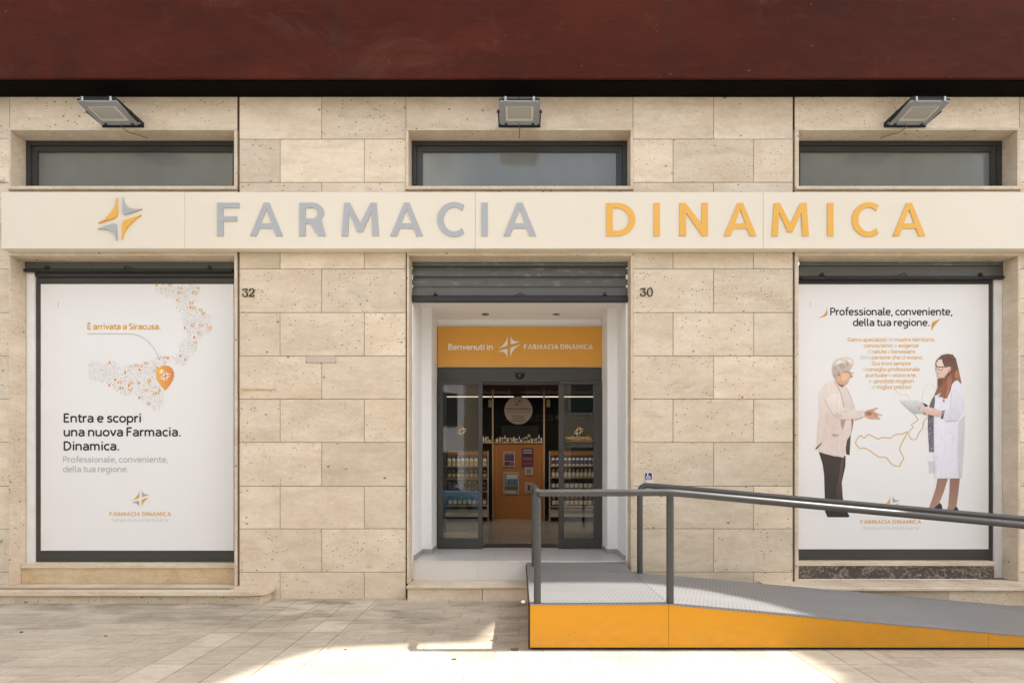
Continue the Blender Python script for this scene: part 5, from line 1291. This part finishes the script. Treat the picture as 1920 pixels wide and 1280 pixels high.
for fl in (1.0, 4.2, 7.0):
    for k in range(15):
        xx = -24.5+k*3.05; r_ = root('window', (xx, -17.2, fl), parent=OB)
        m = MB(); m.box(xx-.62, xx+.62, -17.2, -17.12, fl, fl+1.75); obj('window_frame', m, M['print_white'], r_)
        m = MB(); m.box(xx-.52, xx+.52, -17.118, -17.1, fl+.1, fl+1.65); obj('shutter_leaf', m, plain('green_shutter', (.05, .09, .07), .6) if k == 0 and fl == 1.0 else bpy.data.materials['green_shutter'], r_)
WB = root('street_building', (-5.5, -15.5, 0), 'white house with its front turned towards the sun across the street', 'building')
m = MB(); c_, s_ = math.cos(R(-40)), math.sin(R(-40))
def turn(x, y): return (-5.2+x*c_-y*s_, -14.6+x*s_+y*c_)
def tbox(mb, x0, x1, y0, y1, z0, z1):
    b8 = MB(); b8.box(x0, x1, y0, y1, z0, z1)
    for f in b8.f: mb.face([(*turn(b8.v[i][0], b8.v[i][1]), b8.v[i][2]) for i in f])
tbox(m, -3.4, 3.4, -1.2, 0, 0, 16.); obj('wall', m, M['plaster'], WB)
for fl in (.9, 3.6, 6.2, 8.8, 11.4, 14.):
    for xx in (-2.2, -.6, 1.1, 2.6):
        m = MB(); tbox(m, xx-.42, xx+.42, .003, .05, fl, fl+1.5); obj('window', m, M['window_dark'], WB)
CAR = root('parked_car', (-3.2, -10.9, -.12), 'light blue car parked across the street', 'car')
carp = plain('car_blue', (.16, .34, .47), .25, var=.02); cz = -.12
def loft(mb, secs, m_=0):
    mb.grid([[(x, y, z+cz) for y, z in ring] for x, ring in secs], m_, smooth=True, close=True)
    mb.face([(secs[0][0], y, z+cz) for y, z in secs[0][1]][::-1], m_); mb.face([(secs[-1][0], y, z+cz) for y, z in secs[-1][1]], m_)
def ring_(w0, w1, z0, z1): return [(-10.9-w0, z0), (-10.9+w0, z0), (-10.9+w0*1.02, (z0+z1)/2), (-10.9+w1, z1), (-10.9-w1, z1), (-10.9-w0*1.02, (z0+z1)/2)]
m = MB(); loft(m, [(-5.3, ring_(.68, .6, .4, .72)), (-5.1, ring_(.80, .72, .28, .92)), (-4.3, ring_(.84, .76, .24, 1.0)), (-2.3, ring_(.84, .76, .24, .98)), (-1.3, ring_(.82, .70, .26, .86)), (-1.05, ring_(.68, .6, .38, .68))]); obj('body', m, carp, CAR)
m = MB(); loft(m, [(-5.0, ring_(.70, .66, .94, 1.0)), (-4.6, ring_(.70, .55, .96, 1.36)), (-3.9, ring_(.70, .55, .96, 1.44)), (-3.1, ring_(.70, .55, .96, 1.40)), (-2.2, ring_(.70, .66, .94, .99))]); obj('windows', m, M['black'], CAR)
m = MB(); loft(m, [(-4.65, ring_(.545, .53, 1.385, 1.40)), (-3.9, ring_(.555, .52, 1.45, 1.475)), (-3.05, ring_(.545, .53, 1.405, 1.42))]); obj('roof', m, carp, CAR)
for xx in (-4.55, -1.95):
    for yy in (-11.68, -10.12):
        wh = obj('wheel', (lambda q: (q.tube([(xx, yy-.09, cz+.31), (xx, yy+.09, cz+.31)], .31, 20), q)[1])(MB()), M['black'], CAR)
        obj('rim', (lambda q: (q.tube([(xx, yy-.095, cz+.31), (xx, yy+.095, cz+.31)], .19, 16), q)[1])(MB()), M['steel'], wh)
